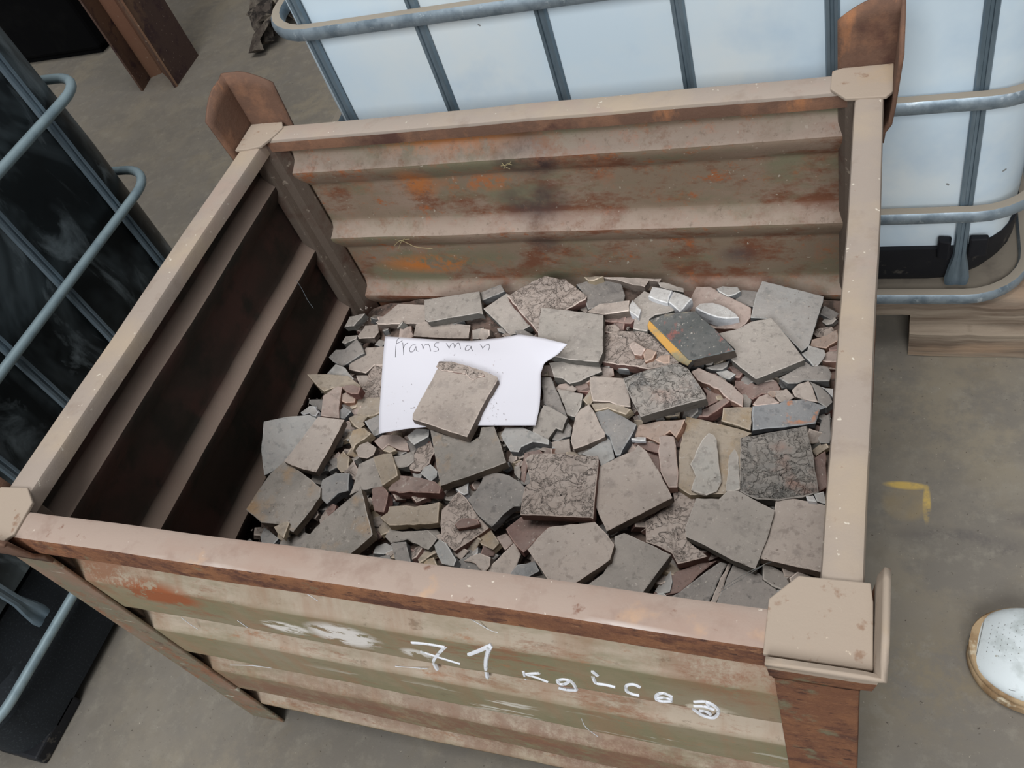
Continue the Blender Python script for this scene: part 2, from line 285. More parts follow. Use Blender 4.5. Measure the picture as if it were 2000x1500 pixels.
# stone types: top + side
def stone(key, top, lay, side, crust=0, rough=.85, extra=(), dk_=.55):
    gr = lambda c, f=.22: tuple(v * (1 - f) + sum(c) / 3 * f for v in c)
    top = tuple(min(255, int(v * 1.2)) for v in gr(top)); lay = tuple(min(255, int(v * 1.2)) for v in gr(lay)); side = tuple(min(255, int(v * 1.10)) for v in side)
    DUST = (178, 168, 160)
    ls = [nz(11, .42, .62, lay, d=6)] + list(extra) + [nz(26, .56, .66, tuple(int(v * .86) for v in top), d=6), nz(7, .36, .64, DUST, k=dk_, d=8, ro=.65, o=(9, 9, 9)),
        nz(70, .56, .66, tuple(int(v * .80) for v in top), d=6, k=.7), nz(95, .62, .70, (188, 179, 170), d=4, k=.55), nz(190, .73, .77, (200, 192, 182), d=1, k=.7)]
    b = [bn(24, .5, .005, d=9, ro=.65), bn(90, .6, .003, d=6, ro=.7), bn(300, .5, .0012)]
    dk = tuple(int(v * .5) for v in top)
    if crust == 1:
        b = [bn(40, .8, .006, d=9, ro=.7), bn(220, .4, .0012)]
    if crust == 2:
        b = [dict(t='line', s=26, k=1.0, h=.0035, lo=0.0, hi=.03, d=4), dict(t='line', s=48, k=.8, h=.002, lo=0.0, hi=.03, d=3, o=(3, 1, 2)), bn(48, .75, .006, d=8), bn(220, .4, .0012)]
        ls += [dict(t='line', s=26, lo=.005, hi=.0, c=dk, k=.28, d=4), dict(t='line', s=48, lo=.005, hi=.0, c=dk, k=.15, d=3, o=(3, 1, 2))]
    else: ls += [dict(t='line', s=9, lo=.0022, hi=.0, c=dk, k=.35, d=6)]
    M[key] = surf('stone_' + key, top, ls, rough=rough, bump=b, rnd=.08)
    M[key + '_e'] = surf('stone_arris_' + key, tuple(min(235, int(v * 1.12 + 12)) for v in top), [nz(70, .5, .6, top, d=5)], rough=.85, rnd=.08)
    M[key + '_s'] = surf('stone_edge_' + key, side, [nz(14, .45, .62, tuple(int(v * 1.14) for v in side), d=6), nz(40, .6, .7, tuple(int(v * .8) for v in side), m=(1, 1, 3))], rough=.8, bump=[bn(50, .5, .004, d=8)], rnd=.08)
stone('grey', (140, 132, 124), (128, 121, 114), (92, 90, 86))
stone('brown', (152, 139, 128), (140, 127, 117), (98, 88, 80))
stone('dark', (118, 114, 109), (106, 102, 98), (80, 80, 80))
stone('slate', (148, 146, 143), (134, 133, 131), (100, 102, 103))
stone('yellow', (152, 137, 118), (140, 124, 104), (136, 123, 104), crust=1, extra=[nz(8, .56, .68, (166, 140, 104))], dk_=.4)
stone('maroon', (120, 94, 86), (104, 80, 74), (96, 68, 62), crust=1, dk_=.35)
stone('pink', (156, 136, 125), (142, 123, 114), (134, 106, 94))
stone('white', (178, 177, 174), (164, 163, 162), (186, 188, 190), crust=1)
stone('blue', (128, 128, 127), (112, 113, 114), (84, 88, 92), crust=1, rough=.5)
stone('orange', (154, 128, 112), (142, 116, 100), (132, 102, 86), crust=1)
stone('crackle', (150, 134, 124), (140, 124, 115), (98, 74, 68), crust=2)
stone('crust', (124, 118, 111), (104, 101, 97), (84, 80, 76), crust=2, extra=[nz(9, .54, .64, (150, 126, 116), d=6), nz(7, .56, .66, (86, 92, 96), d=6, o=(3, 3, 3))])
stone('patchy', (132, 125, 116), (118, 113, 106), (90, 80, 70), crust=1, extra=[nz(6, .50, .62, (172, 138, 98), d=6)], dk_=.3)
stone('darkred', (74, 78, 78), (62, 67, 68), (78, 70, 64), crust=0, extra=[nz(9, .57, .60, (136, 86, 80), d=6, m=(1.6, .8, 1)), nz(8, .60, .66, (140, 132, 112), d=5)], dk_=.15)
stone('splash', (124, 126, 128), (110, 113, 116), (70, 70, 72), extra=[nz(14, .50, .54, (214, 132, 70), at=(.02, .012, 0), rad=(.05, .035, .1), soft=.6)], dk_=.2)
stone('scab', (144, 138, 130), (150, 146, 140), (130, 122, 114), crust=1)
# ---------------------------------------------------------------- floor and the hall around
fl = MB(); fl.add([(-14, -8, 0), (10, -8, 0), (10, 14, 0), (-14, 14, 0)], [(0, 1, 2, 3)])
tag(fl.build('floor', M['floor']), kind='structure')
# ---------------------------------------------------------------- the steel stillage
RIDGE = (.728, .538, .344, .156)
def dz(z):
    """inward depth of the corrugated sheet at height z"""
    for r in RIDGE:
        if r - .050 <= z <= r + .040:
            if z > r + .003: t = max(0, min(1, (r + .040 - z) / .037)); return .027 * t ** 1.5
            if z < r - .003: t = max(0, min(1, (z - (r - .050)) / .047)); return .027 * (1 - (1 - t) ** 1.3)
            return .027
    return 0.0
ZS = []
for r in (.786,): ZS.append(r)
for r in RIDGE: ZS += [r + .046] + [r + .040 - .037 * q / 7 for q in range(8)] + [r, r - .003] + [r - .003 - .047 * q / 6 for q in range(1, 7)] + [r - .056]
ZS += [.104, .100]; ZS = sorted(set(z for z in ZS if z <= .79), reverse=True)
T0 = .008
bin_ = empty('steel_stillage', (0, 0, 0), 'rusty corrugated steel stillage box with corner posts, full of broken tiles', 'crate')
def corr(name, side, mat):
    v = []; f = []; U = L if side in 'fb' else W; n = 48
    for i in range(n + 1):
        u = .012 + (U - .024) * i / n
        for z in ZS:
            d = T0 + dz(z) + .0025 * noise.noise(Vector((u * 5, z * 6, ord(side)))) + .0008 * noise.noise(Vector((u * 30, z * 30, ord(side))))
            z2 = z + .0045 * noise.noise(Vector((u * 3.3, 7.7, z * 4 + ord(side)))) * (1 if z > .11 else 0)
            p = {'f': (u, d, z2), 'b': (u, W - d, z2), 'l': (d, u, z2), 'r': (L - d, u, z2)}[side]; v.append(p)
    k = len(ZS)
    for i in range(n):
        for j in range(k - 1): f.append((i * k + j, i * k + j + 1, (i + 1) * k + j + 1, (i + 1) * k + j))
    return obj(name, v, f, mat, bin_, smooth=True, solid=.003)
wf = corr('side_panel', 'f', M['sheet_out']); tag(wf, 'olive and rust corrugated front panel')
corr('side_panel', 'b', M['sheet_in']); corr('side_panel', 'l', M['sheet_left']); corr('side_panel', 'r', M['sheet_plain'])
MB().box((.012, .012, .10), (L - .012, W - .012, .108)).build('base_sheet', M['sheet_plain'], bin_)
def rail(side, w, mat):
    U = L if side in 'fb' else W; a = .045; n = 40; r = .007; h1 = .045; h2 = .030
    prof = [(0, -h1), (0, -r), (.0018, -.002), (r, 0), (w - r, 0), (w - .0018, -.002), (w, -r), (w, -h2), (w - .004, -h2), (w - .004, -.010), (.005, -.010), (.005, -h1)]
    v = []; f = []; k = len(prof)
    for i in range(n + 1):
        u = a + (U - 2 * a) * i / n; wob = .0022 * noise.noise(Vector((u * 4, ord(side), 0))); wz = .0018 * noise.noise(Vector((u * 5, 3, ord(side))))
        for q, (d, z) in enumerate(prof):
            d2 = d + wob - .001; zz = H + z + wz
            v.append({'f': (u, d2, zz), 'b': (u, W - d2, zz), 'l': (d2, u, zz), 'r': (L - d2, u, zz)}[side])
    for i in range(n):
        for q in range(k): f.append((i * k + q, i * k + (q + 1) % k, (i + 1) * k + (q + 1) % k, (i + 1) * k + q))
    f += [tuple(range(k)), tuple(n * k + q for q in range(k))]
    mats = [mat, M['rust']]; fm = ([1 if q in (0, 1) and side == 'f' else 0 for q in range(k)] * n) + [0, 0]
    if side == 'b': mats = [mat, M['guide']]; fm = ([1 if q in (6, 7, 8) else 0 for q in range(k)] * n) + [0, 0]
    return obj('top_rail', v, f, mats, bin_, fm=fm, smooth=True)
rail('f', .046, M['rail_front']); rail('b', .050, M['rail']); rail('l', .052, M['rail']); rail('r', .043, M['rail'])
def cxy(c, a, b):
    """corner coordinates: a, b measured inwards from the corner"""
    return ((a if c[1] == 'l' else L - a), (b if c[0] == 'f' else W - b))
for c in ('fl', 'fr', 'bl', 'br'):
    out = MB(); t = .006; w = .085
    poly = [cxy(c, 0, 0), cxy(c, w, 0), cxy(c, w, t), cxy(c, t, t), cxy(c, t, w), cxy(c, 0, w)]
    out.prism(poly, 0, H - .004); out.build('corner_post', M['rust'] if c == 'fr' else (M['rust_strip'] if c == 'fl' else M['guide']), bin_, bevel=.002)
    MB().prism([cxy(c, .014, .014), cxy(c, .014, .075), cxy(c, .040, .076), cxy(c, .046, .058), cxy(c, .058, .046), cxy(c, .072, .016)], .108, H - .012).build('corner_bar', M['post_dark'], bin_, bevel=.004)
plates = {'bl': [(-.006, .898), (-.010, .985), (.020, .986), (.071, .984), (.082, .965), (.074, .940), (.056, .906), (.026, .899)],
          'fr': [(1.150, .052), (1.177, .082), (1.247, .083), (1.250, .062), (1.252, -.008), (1.150, -.008)],
          'br': [(1.160, 1.000 - .02), (1.176, .986), (1.252, .986), (1.252, .912), (1.243, .900), (1.184, .903), (1.160, .932)],
          'fl': [(-.012, .076), (.044, .080), (.073, .057), (.078, .004), (.066, -.010), (-.012, -.010)]}
for c, pl in plates.items():
    cx = sum(p[0] for p in pl) / len(pl); cy = sum(p[1] for p in pl) / len(pl)
    pl = sorted(pl, key=lambda p: math.atan2(p[1] - cy, p[0] - cx))
    MB().prism(pl, H - .002, H + .004).build('corner_plate', M['plate'], bin_, bevel=.0015)
def guide(c, hx, hy, wx=.088, wy=.088):
    rows = [(H - .075, -.001), (H - .055, .001), (H - .040, .010), (H - .010, .014), (H + .012, .016)]
    for q in (.35, .7, 1.0): rows.append((None, .016 + .006 * q, q))
    v = []; f = []; n = 8
    for rw in rows:
        off = rw[1]
        pts = []
        for i in range(n + 1):                      # along the x leg, from its free end to the corner
            s = 1 - i / n; a = -off + (wx + off) * s; b = -off; hh = hx * (1 - .55 * max(0, s - .35) ** 1.6)
            z = rw[0] if rw[0] else H + .012 + (hh - .012) * rw[2]; pts.append((*cxy(c, a, b), z))
        for i in range(1, n + 1):
            s = i / n; b = -off + (wy + off) * s; a = -off; hh = hy * (1 - .55 * max(0, s - .35) ** 1.6)
            if i < 2: hh = (hx + hy) / 2 if abs(hx - hy) > .02 else hh
            z = rw[0] if rw[0] else H + .012 + (hh - .012) * rw[2]; pts.append((*cxy(c, a, b), z))
        v += pts
    k = 2 * n + 1
    for i in range(len(rows) - 1):
        for j in range(k - 1): f.append((i * k + j, i * k + j + 1, (i + 1) * k + j + 1, (i + 1) * k + j))
    fm = [1 if (c == 'fr' and i // (k - 1) >= 3) else 0 for i in range(len(f))]
    g = obj('stacking_guide', v, f, [M['guide'] if c != 'fr' else M['rust'], M['plate']], bin_, fm=fm, solid=.006, smooth=True)
    return g
guide('bl', .120, .115); guide('br', .112, .112, wx=.072); guide('fr', .016, .042, wx=.086); guide('fl', .020, .020)
# handwriting on the front panel (white marker) -------------------------------------
def on_front(px, py):
    d = ray(px, py); t0 = (-.01 - CAM.y) / d.y; t = t0
    for i in range(400):
        p = CAM + d * t
        if p.y >= T0 - .0015 + dz(p.z): break
        t += .00025
    return CAM + d * t - d * .0008
def strokes(name, lines, fn, rad, mat, parent, flat=None):
    mb = MB()
    for ln in lines:
        pts = []; ln = smooth_pts(ln) if len(ln) > 2 else ln
        for i in range(len(ln) - 1):
            (x0, y0), (x1, y1) = ln[i], ln[i + 1]; n = max(1, int(math.hypot(x1 - x0, y1 - y0) / 6))
            for k in range(n): pts.append((x0 + (x1 - x0) * k / n, y0 + (y1 - y0) * k / n))
        pts.append(ln[-1])
        mb.sweep([fn(*p) for p in pts], circ(rad, 6), up=(0.02, -1, .01) if flat is None else flat)
    return mb.build(name, mat, parent, smooth=True)
def T(ox, oy, s, pts): return [(ox + x / s, oy + y / s) for x, y in pts]
def Q(*ls): return [T(700, 1050, 2.5, l) for l in ls]
big = Q([(262, 508), (340, 514), (425, 530)], [(425, 530), (395, 560), (368, 600), (385, 640)], [(305, 550), (400, 580), (498, 610)], [(540, 568), (600, 545), (652, 522)], [(650, 525), (632, 560), (622, 620), (630, 682)])
small = Q([(805, 650), (818, 690)], [(885, 660), (822, 664), (870, 680), (925, 702)], [(1028, 694), (1000, 690), (972, 697), (984, 712), (1012, 712), (1030, 700)], [(1030, 694), (1050, 712), (1066, 742)], [(1066, 744), (1020, 742), (978, 732)],
    [(1142, 652), (1168, 672)], [(1145, 680), (1160, 708), (1205, 716), (1255, 728)], [(1375, 728), (1345, 715), (1312, 720), (1308, 745), (1340, 762), (1372, 768)],
    [(1528, 790), (1528, 770)], [(1528, 772), (1490, 757), (1460, 765), (1454, 786), (1484, 797), (1530, 797)], [(1458, 780), (1495, 780), (1526, 788)], [(1640, 800), (1700, 800), (1745, 825), (1758, 855), (1735, 878), (1690, 870), (1655, 850), (1636, 835)], [(1640, 820), (1690, 822), (1735, 838)], [(1665, 842), (1700, 848), (1720, 862)], [(1700, 802), (1712, 822)])
strokes('handwriting', big, on_front, .0033, M['chalk'], bin_)
strokes('handwriting', small, on_front, .0024, M['chalk'], bin_)
scr = Q([(545, 395), (640, 450), (680, 462)], [(1090, 885), (1110, 925), (1170, 972)]) + [T(0, 900, 2.5, [(1450, 628), (1500, 650), (1552, 684)]), T(0, 900, 2.5, [(885, 765), (925, 795), (965, 822)]), T(0, 900, 2.5, [(1160, 780), (1210, 815)]), T(0, 900, 2.5, [(1125, 997), (1230, 1000), (1330, 1012)]), T(700, 1050, 2.5, [(180, 628), (260, 634), (340, 640)]), T(700, 1050, 2.5, [(500, 625), (640, 648), (790, 676)])]
tag(strokes('scratch_mark', scr, on_front, .0006, M['chalk'], bin_), 'pale scratches in the paint')
# ---------------------------------------------------------------- rubble
CTRL = [(510, 880, .43), (560, 1000, .395), (700, 1100, .38), (1000, 1080, .385), (1400, 1120, .37), (1500, 980, .39), (1500, 650, .385), (1200, 560, .415), (1290, 540, .40), (750, 620, .375),
        (690, 650, .345), (640, 760, .385), (950, 800, .425), (1100, 900, .41), (1300, 780, .41), (850, 980, .405), (480, 1060, .36), (1620, 620, .37), (1600, 800, .39)]
def zmound(px, py):
    a = b = 0
    for x, y, z in CTRL:
        w = 1 / ((x - px) ** 2 + (y - py) ** 2 + 900) ** 1.3; a += w * z; b += w
    return a / b
CR = {'A': (600, 480, 5), 'B': (900, 480, 5), 'C': (1280, 480, 5), 'D': (480, 740, 5), 'E': (840, 740, 5), 'F': (1220, 740, 5), 'G': (460, 900, 4), 'H': (900, 920, 4), 'I': (1260, 920, 5), 'J': (1050, 640, 5), 'K': (1380, 640, 20 / 3), 'M': (580, 580, 6.25), 'P': (0, 0, 1)}
TRACED = []
ST, TF, CH = ('stone_tile', 'tile'), ('tile_fragment', 'broken tile'), ('stone_chip', 'stone chip')
# kind, crop, type, lift mm, thickness mm, label, outline of the top face [, dict(gx, gy tilt, jit)]
PIECES = [
 (ST, 'P', 'brown', 39, 20, 'dusty brown square tile lying on the white paper, one corner crumbled', [(862, 705), (885, 706), (945, 724), (971, 735), (972, 741), (938, 800), (912, 853), (805, 818), (806, 808), (838, 750)], dict(gx=0, gy=0)),
 # back left corner
 (CH, 'M', 'grey', 8, 20, 'small squared grey block wedged in the back left corner beside the corner bar', [(545, 365), (640, 235), (825, 198), (690, 352)]),
 (CH, 'M', 'brown', -4, 17, 'tan block with a pale cut side just below the corner block at the back left', [(740, 470), (830, 345), (985, 325), (1000, 420), (945, 490), (760, 505)]),
 (CH, 'M', 'grey', -8, 18, 'narrow dusty block between the left wall and the tan corner block', [(500, 550), (590, 480), (735, 462), (720, 510), (580, 570)]),
 (TF, 'M', 'dark', 10, 14, 'dark wedge-shaped fragment with a pale wavy broken face near the left wall', [(385, 730), (470, 640), (580, 635), (725, 508), (765, 560), (825, 682), (690, 760), (545, 850), (430, 780)]),
 (TF, 'M', 'brown', -2, 16, 'dusty broken tile tucked under the left edge of the paper, with a white chipped side', [(630, 880), (645, 790), (780, 725), (840, 612), (1080, 600), (1080, 830), (940, 832), (835, 930), (740, 905)]),
 (TF, 'M', 'crackle', -8, 18, 'crumbling brown fragment just left of the paper, below the white chipped tile', [(870, 935), (945, 840), (1090, 840), (1060, 1230), (740, 1240), (780, 1060), (720, 1000), (850, 1032)]),
 (TF, 'M', 'slate', 0, 14, 'grey fragment with white scratches above the tan block by the left wall', [(355, 940), (470, 815), (580, 858), (690, 990), (640, 1030), (380, 1000)]),
 (TF, 'M', 'yellow', 6, 22, 'olive tan rectangular block sticking out towards the left wall', [(90, 940), (370, 938), (620, 960), (775, 1080), (760, 1150), (430, 1110), (330, 1150), (250, 1085)], dict(jit=.4)),
 (TF, 'M', 'pink', 16, 22, 'smooth light tan slab leaning under the dark red cap left of the paper', [(320, 1200), (490, 1085), (550, 1090), (520, 1280), (515, 1475), (292, 1445)], dict(gx=-.2)),
 (CH, 'M', 'maroon', 22, 20, 'round dark red stone cap left of the paper', [(545, 1095), (600, 1072), (690, 1068), (772, 1100), (745, 1180), (660, 1180), (590, 1150)]),
 (CH, 'M', 'orange', 6, 20, 'orange mottled crumb just under the dark red stone cap', [(520, 1190), (600, 1160), (720, 1185), (700, 1280), (590, 1290), (530, 1260)], dict(jit=3)),
 (CH, 'M', 'blue', 2, 18, 'dark blue-grey chip right beside the light tan slab, left of the paper', [(520, 1375), (570, 1330), (660, 1390), (580, 1480), (515, 1472)]),
 (CH, 'M', 'dark', -12, 18, 'grey layered chip half hidden left of the light tan slab', [(145, 1250), (320, 1245), (310, 1400), (210, 1340), (140, 1290)]),
 (CH, 'M', 'white', -4, 14, 'small whitish crumbly chip above the big pale grey tile on the left', [(40, 1410), (160, 1318), (262, 1400), (230, 1450)], dict(jit=3)),
 (TF, 'M', 'yellow', -6, 18, 'tan fragment with a scalloped left edge beside the lower left of the paper', [(735, 1240), (1010, 1215), (1020, 1400), (840, 1460), (725, 1430), (745, 1370), (722, 1320)], dict(jit=2)),
 (CH, 'D', 'blue', 6, 16, 'blue-grey triangular fragment at the bottom left corner of the paper', [(1160, 410), (1310, 340), (1320, 530), (1250, 555), (1200, 480)]),
 (CH, 'D', 'yellow', -2, 16, 'striped fan-shaped chip left of the blue-grey triangle by the paper', [(1000, 380), (1060, 350), (1185, 370), (1145, 420), (1165, 445), (1110, 485), (1060, 460)], dict(jit=3)),
 # back row
 (ST, 'A', 'brown', -6, 18, 'dusty crumb-covered slab at the back left, in front of the rear wall', [(670, 745), (890, 562), (1150, 575), (1150, 755), (1050, 758), (690, 765)]),
 (ST, 'A', 'brown', -10, 18, 'flat brown tile lying under the dark-edged tile above the paper', [(1035, 880), (1060, 765), (1150, 735), (1590, 770), (1575, 900), (1400, 900)]),
 (ST, 'A', 'grey', 14, 20, 'dusty grey tile with a dark green front edge above the paper', [(1143, 525), (1680, 442), (1700, 560), (1715, 665), (1665, 655), (1180, 742), (1148, 715)], dict(gx=.05, gy=.1)),
 (CH, 'A', 'grey', -12, 16, 'tiny grey cube in the dark gap above the top edge of the paper', [(1610, 820), (1722, 795), (1725, 900), (1612, 905)]),
 (CH, 'A', 'dark', 2, 20, 'small dark oblong block behind the left side of the crackled back tile', [(1688, 452), (1890, 360), (1925, 440), (1710, 532)]),
 (ST, 'B', 'grey', 2, 20, 'grey tile partly under the crackled brown tile at the back', [(220, 612), (445, 462), (520, 500), (760, 700), (770, 830), (700, 765), (545, 855), (480, 868)]),
 (ST, 'B', 'crackle', 20, 20, 'large crackled clay-brown tile with curling flakes at the back centre', [(450, 490), (640, 380), (830, 275), (960, 325), (1020, 322), (1130, 410), (1230, 492), (1215, 522), (1040, 615), (1000, 640), (760, 850), (745, 838), (590, 660)], dict(jit=1.5)),
 (ST, 'B', 'grey', 30, 18, 'clean-edged square tile touching the top right corner of the paper', [(785, 600), (1000, 622), (1390, 672), (1385, 1040), (1345, 1132), (1060, 1110), (750, 1040), (755, 830)], dict(gx=0, gy=.05)),
 (TF, 'B', 'dark', -2, 20, 'dark rounded fragment at the back right of the crackled tile', [(1130, 372), (1300, 322), (1420, 300), (1570, 358), (1605, 480), (1590, 540), (1380, 575), (1240, 620), (1200, 480)]),
 (CH, 'B', 'yellow', 12, 24, 'pale tan nub standing up against the rear wall behind the dark rounded fragment', [(1220, 232), (1280, 190), (1340, 200), (1395, 295), (1300, 335), (1240, 335)]),
 (TF, 'B', 'brown', 8, 20, 'long narrow bar-shaped fragment along the rear wall', [(1392, 272), (1408, 185), (1500, 192), (1960, 300), (1940, 350), (1840, 335), (1795, 398)]),
 (TF, 'B', 'brown', 8, 18, 'brown wedge fragment lying just above the dark red strip at the back', [(1230, 642), (1360, 560), (1645, 530), (1640, 632), (1390, 668)]),
 (TF, 'B', 'maroon', -8, 18, 'dark red strip fragment under the brown wedge at the back', [(1395, 695), (1640, 650), (1712, 700), (1660, 755), (1400, 735)]),
 (TF, 'P', 'grey', 6, 18, 'tan-grey tile with a white broken corner behind the yellow-edged tile', [(1237, 585), (1258, 567), (1300, 588), (1320, 604), (1300, 611), (1280, 614), (1268, 622), (1264, 646), (1236, 641), (1240, 620), (1250, 612), (1238, 598)], dict(jit=.8)),
 (CH, 'B', 'white', 12, 18, 'bright white broken corner chip left of the tan-grey tile at the back', [(1625, 620), (1672, 528), (1758, 615), (1735, 702)]),
 (CH, 'C', 'white', 22, 20, 'scored white block on the pile at the back, left of the white cube', [(-70, 490), (-30, 395), (60, 410), (160, 432), (120, 556), (60, 542)]),
 (CH, 'C', 'grey', 10, 16, 'ridged grey chip behind the scored white block near the rear wall', [(20, 350), (140, 365), (280, 410), (275, 450), (180, 432), (50, 402)], dict(jit=2)),
 (CH, 'C', 'white', 26, 24, 'white cube-shaped chip behind the yellow-edged tile', [(125, 545), (180, 445), (270, 470), (355, 515), (240, 642)]),
 (TF, 'C', 'pink', -2, 18, 'flat brownish tile under the white shard at the back right', [(350, 500), (400, 395), (530, 395), (720, 495), (850, 560), (930, 600), (930, 690), (880, 760), (800, 812), (500, 800), (330, 620)]),
 (TF, 'C', 'white', 16, 26, 'white-edged shard with a bright broken face at the back right', [(390, 600), (440, 560), (560, 553), (700, 600), (790, 665), (815, 700), (700, 705), (600, 695), (500, 660)], dict(jit=1.5)),
 (CH, 'C', 'slate', 6, 16, 'small light chip near the rear wall, left of the leaning tile', [(600, 412), (655, 390), (800, 395), (832, 440), (780, 472), (710, 492), (620, 442)]),
 (CH, 'C', 'dark', -4, 16, 'dark flat chip between the light chip and the leaning tile', [(770, 512), (840, 425), (1000, 445), (960, 595), (850, 572)]),
 (ST, 'C', 'slate', 12, 12, 'thin light grey square tile leaning towards the rear wall at the back right', [(1045, 340), (1645, 490), (1600, 660), (1500, 970), (1430, 1032), (1130, 720), (930, 700), (985, 470)], dict(gx=-.05, gy=.12)),
 (ST, 'C', 'grey', 26, 20, 'grey tile with a dark front edge overlapping the leaning tile at the back right', [(620, 850), (800, 810), (930, 740), (1130, 700), (1300, 900), (1460, 1110), (1005, 1292), (980, 1300), (740, 1112), (780, 1010)], dict(gy=.08)),
 (ST, 'P', 'darkred', 36, 24, 'thick dark tile with a yellow painted edge and red smears', [(1268, 625), (1300, 612), (1357, 607), (1404, 650), (1435, 684), (1352, 703), (1345, 702)], dict(gx=.08, gy=.12, strip=1)),
 (TF, 'J', 'dark', 2, 16, 'dark rounded chip in the shadow below the yellow-edged tile', [(1640, 385), (1870, 322), (1850, 375), (1800, 408), (1700, 408)]),
 (TF, 'J', 'pink', 8, 18, 'long reddish slab with a white bruise right of the flaky pale tile', [(1500, 422), (1575, 388), (1740, 455), (1900, 555), (2010, 660), (2000, 770), (1870, 700), (1770, 600), (1720, 582), (1560, 505)]),
 (CH, 'C', 'slate', -2, 14, 'small bluish oval chip right of the reddish slab', [(590, 1232), (700, 1210), (785, 1250), (720, 1302), (650, 1282)]),
 (CH, 'C', 'maroon', -6, 14, 'tiny dark red chip right of the bluish oval chip', [(720, 1180), (790, 1160), (850, 1240), (820, 1285), (785, 1280)]),
 (CH, 'K', 'orange', 12, 20, 'orange-brown chunk against the right rail, beyond the leaning tile', [(1370, 150), (1560, 100), (1700, 15), (1720, 160), (1600, 230), (1560, 262), (1350, 232)]),
 (CH, 'K', 'slate', 10, 22, 'glittering grey lump just below the orange-brown chunk', [(1240, 330), (1330, 222), (1540, 285), (1555, 345), (1500, 420), (1440, 500), (1380, 490)], dict(jit=3)),
 (CH, 'K', 'pink', -2, 20, 'pinkish rounded chip at the right rail beside the glittering lump', [(1540, 330), (1600, 300), (1720, 300), (1710, 440), (1560, 440), (1500, 420)]),
 (CH, 'K', 'maroon', 2, 14, 'narrow maroon chip squeezed between the orange-brown and pinkish chips', [(1590, 262), (1700, 215), (1720, 290), (1600, 300)]),
 (TF, 'K', 'dark', 8, 18, 'oval grey slab with a crumbly white rim near the right rail', [(940, 650), (1060, 590), (1190, 515), (1290, 440), (1380, 500), (1480, 480), (1590, 512), (1632, 600), (1600, 690), (1420, 690), (1280, 680), (1180, 720), (1060, 720)], dict(jit=1.5)),
 (TF, 'K', 'brown', 18, 24, 'tan chunk with a dark cut right face beside the right rail', [(1110, 810), (1190, 730), (1330, 690), (1380, 760), (1420, 900), (1450, 965), (1250, 930), (1150, 892)], dict(jit=1.2)),
 (TF, 'K', 'dark', 14, 20, 'dark triangular slab touching the right rail behind the tan chunk', [(1345, 695), (1470, 750), (1600, 870), (1640, 960), (1560, 1035), (1450, 962), (1400, 800)]),
 (CH, 'K', 'white', 4, 12, 'white sliver touching the right rail above the dark triangular slab', [(1450, 752), (1650, 790), (1640, 900), (1540, 800)]),
 (CH, 'K', 'brown', 6, 16, 'small brown square chip above the orange-splashed block', [(890, 880), (1040, 785), (1155, 900), (985, 968), (950, 955)]),
 (TF, 'K', 'splash', 20, 22, 'blue-grey block splashed with orange at the right', [(600, 1020), (720, 1000), (950, 982), (1020, 940), (1250, 928), (1400, 970), (1562, 1030), (1480, 1062), (1420, 1240), (1260, 1262), (900, 1300), (605, 1332)], dict(jit=1)),
 (TF, 'K', 'pink', 26, 18, 'pale pinkish lump on the upper left of the orange-splashed block', [(600, 995), (680, 892), (790, 855), (880, 920), (952, 972), (820, 1000), (650, 1015)]),
 (TF, 'K', 'yellow', 6, 20, 'small mottled square tile left of the orange-splashed block', [(215, 1038), (400, 1030), (592, 1032), (598, 1080), (572, 1332), (400, 1270), (190, 1212)], dict(jit=.8)),
 (TF, 'K', 'maroon', -8, 16, 'red-brown rubble slab below the grey tile with the dark front edge', [(370, 680), (560, 690), (640, 740), (900, 680), (960, 790), (880, 880), (720, 860), (600, 930), (440, 840), (370, 760)], dict(jit=2)),
 (CH, 'K', 'orange', 0, 14, 'small orange-brown crumb between the brown square chip and the pinkish lump', [(800, 850), (840, 810), (900, 830), (890, 900), (850, 900)]),
 (TF, 'K', 'dark', -6, 16, 'dark chip below the triangular slab, against the right rail', [(1430, 1400), (1500, 1180), (1610, 1100), (1620, 1400), (1600, 1500), (1480, 1500)]),
 # centre
 (TF, 'J', 'maroon', 4, 22, 'red-brown block between the flaky pale tile and the mottled square tile', [(1500, 848), (1650, 780), (1790, 700), (1840, 680), (1875, 715), (1760, 800), (1655, 870)]),
 (TF, 'J', 'maroon', -12, 16, 'dull maroon slab hidden under the reddish slab', [(1560, 520), (1700, 600), (1780, 640), (1800, 690), (1640, 770), (1650, 640)]),
 (ST, 'J', 'crust', 36, 24, 'thick pale flaky tile with a blue-black front edge at the right of centre', [(830, 492), (950, 450), (1080, 408), (1360, 340), (1470, 400), (1560, 530), (1640, 660), (1645, 690), (1350, 765), (1005, 870), (950, 760), (880, 620)], dict(gx=.04, gy=.1)),
 (TF, 'J', 'crackle', 6, 20, 'flat tile littered with crumbs beside the square tile at the back', [(645, 30), (700, 28), (1000, 30), (1100, 60), (1250, 200), (1380, 330), (1360, 345), (1085, 402), (900, 370), (615, 330), (640, 240)], dict(jit=1)),
 (CH, 'J', 'pink', 22, 16, 'pinkish crumb resting on the crumb-littered tile', [(890, 160), (940, 125), (1050, 200), (1010, 270), (940, 260)], dict(jit=2)),
 (CH, 'J', 'orange', 22, 18, 'tan crumb resting on the crumb-littered tile beside the yellow edge', [(1030, 250), (1070, 195), (1160, 230), (1120, 300), (1050, 335)], dict(jit=2)),
 (CH, 'J', 'orange', 18, 14, 'orange flat flake at the front of the crumb-littered tile', [(1150, 310), (1200, 270), (1290, 260), (1285, 345), (1230, 350)], dict(jit=2)),
 (TF, 'J', 'grey', 8, 30, 'grey rounded tile with a jagged broken front right of the paper', [(110, 340), (300, 318), (600, 342), (628, 425), (490, 480), (410, 520), (310, 545), (240, 490), (160, 480)], dict(jit=.8)),
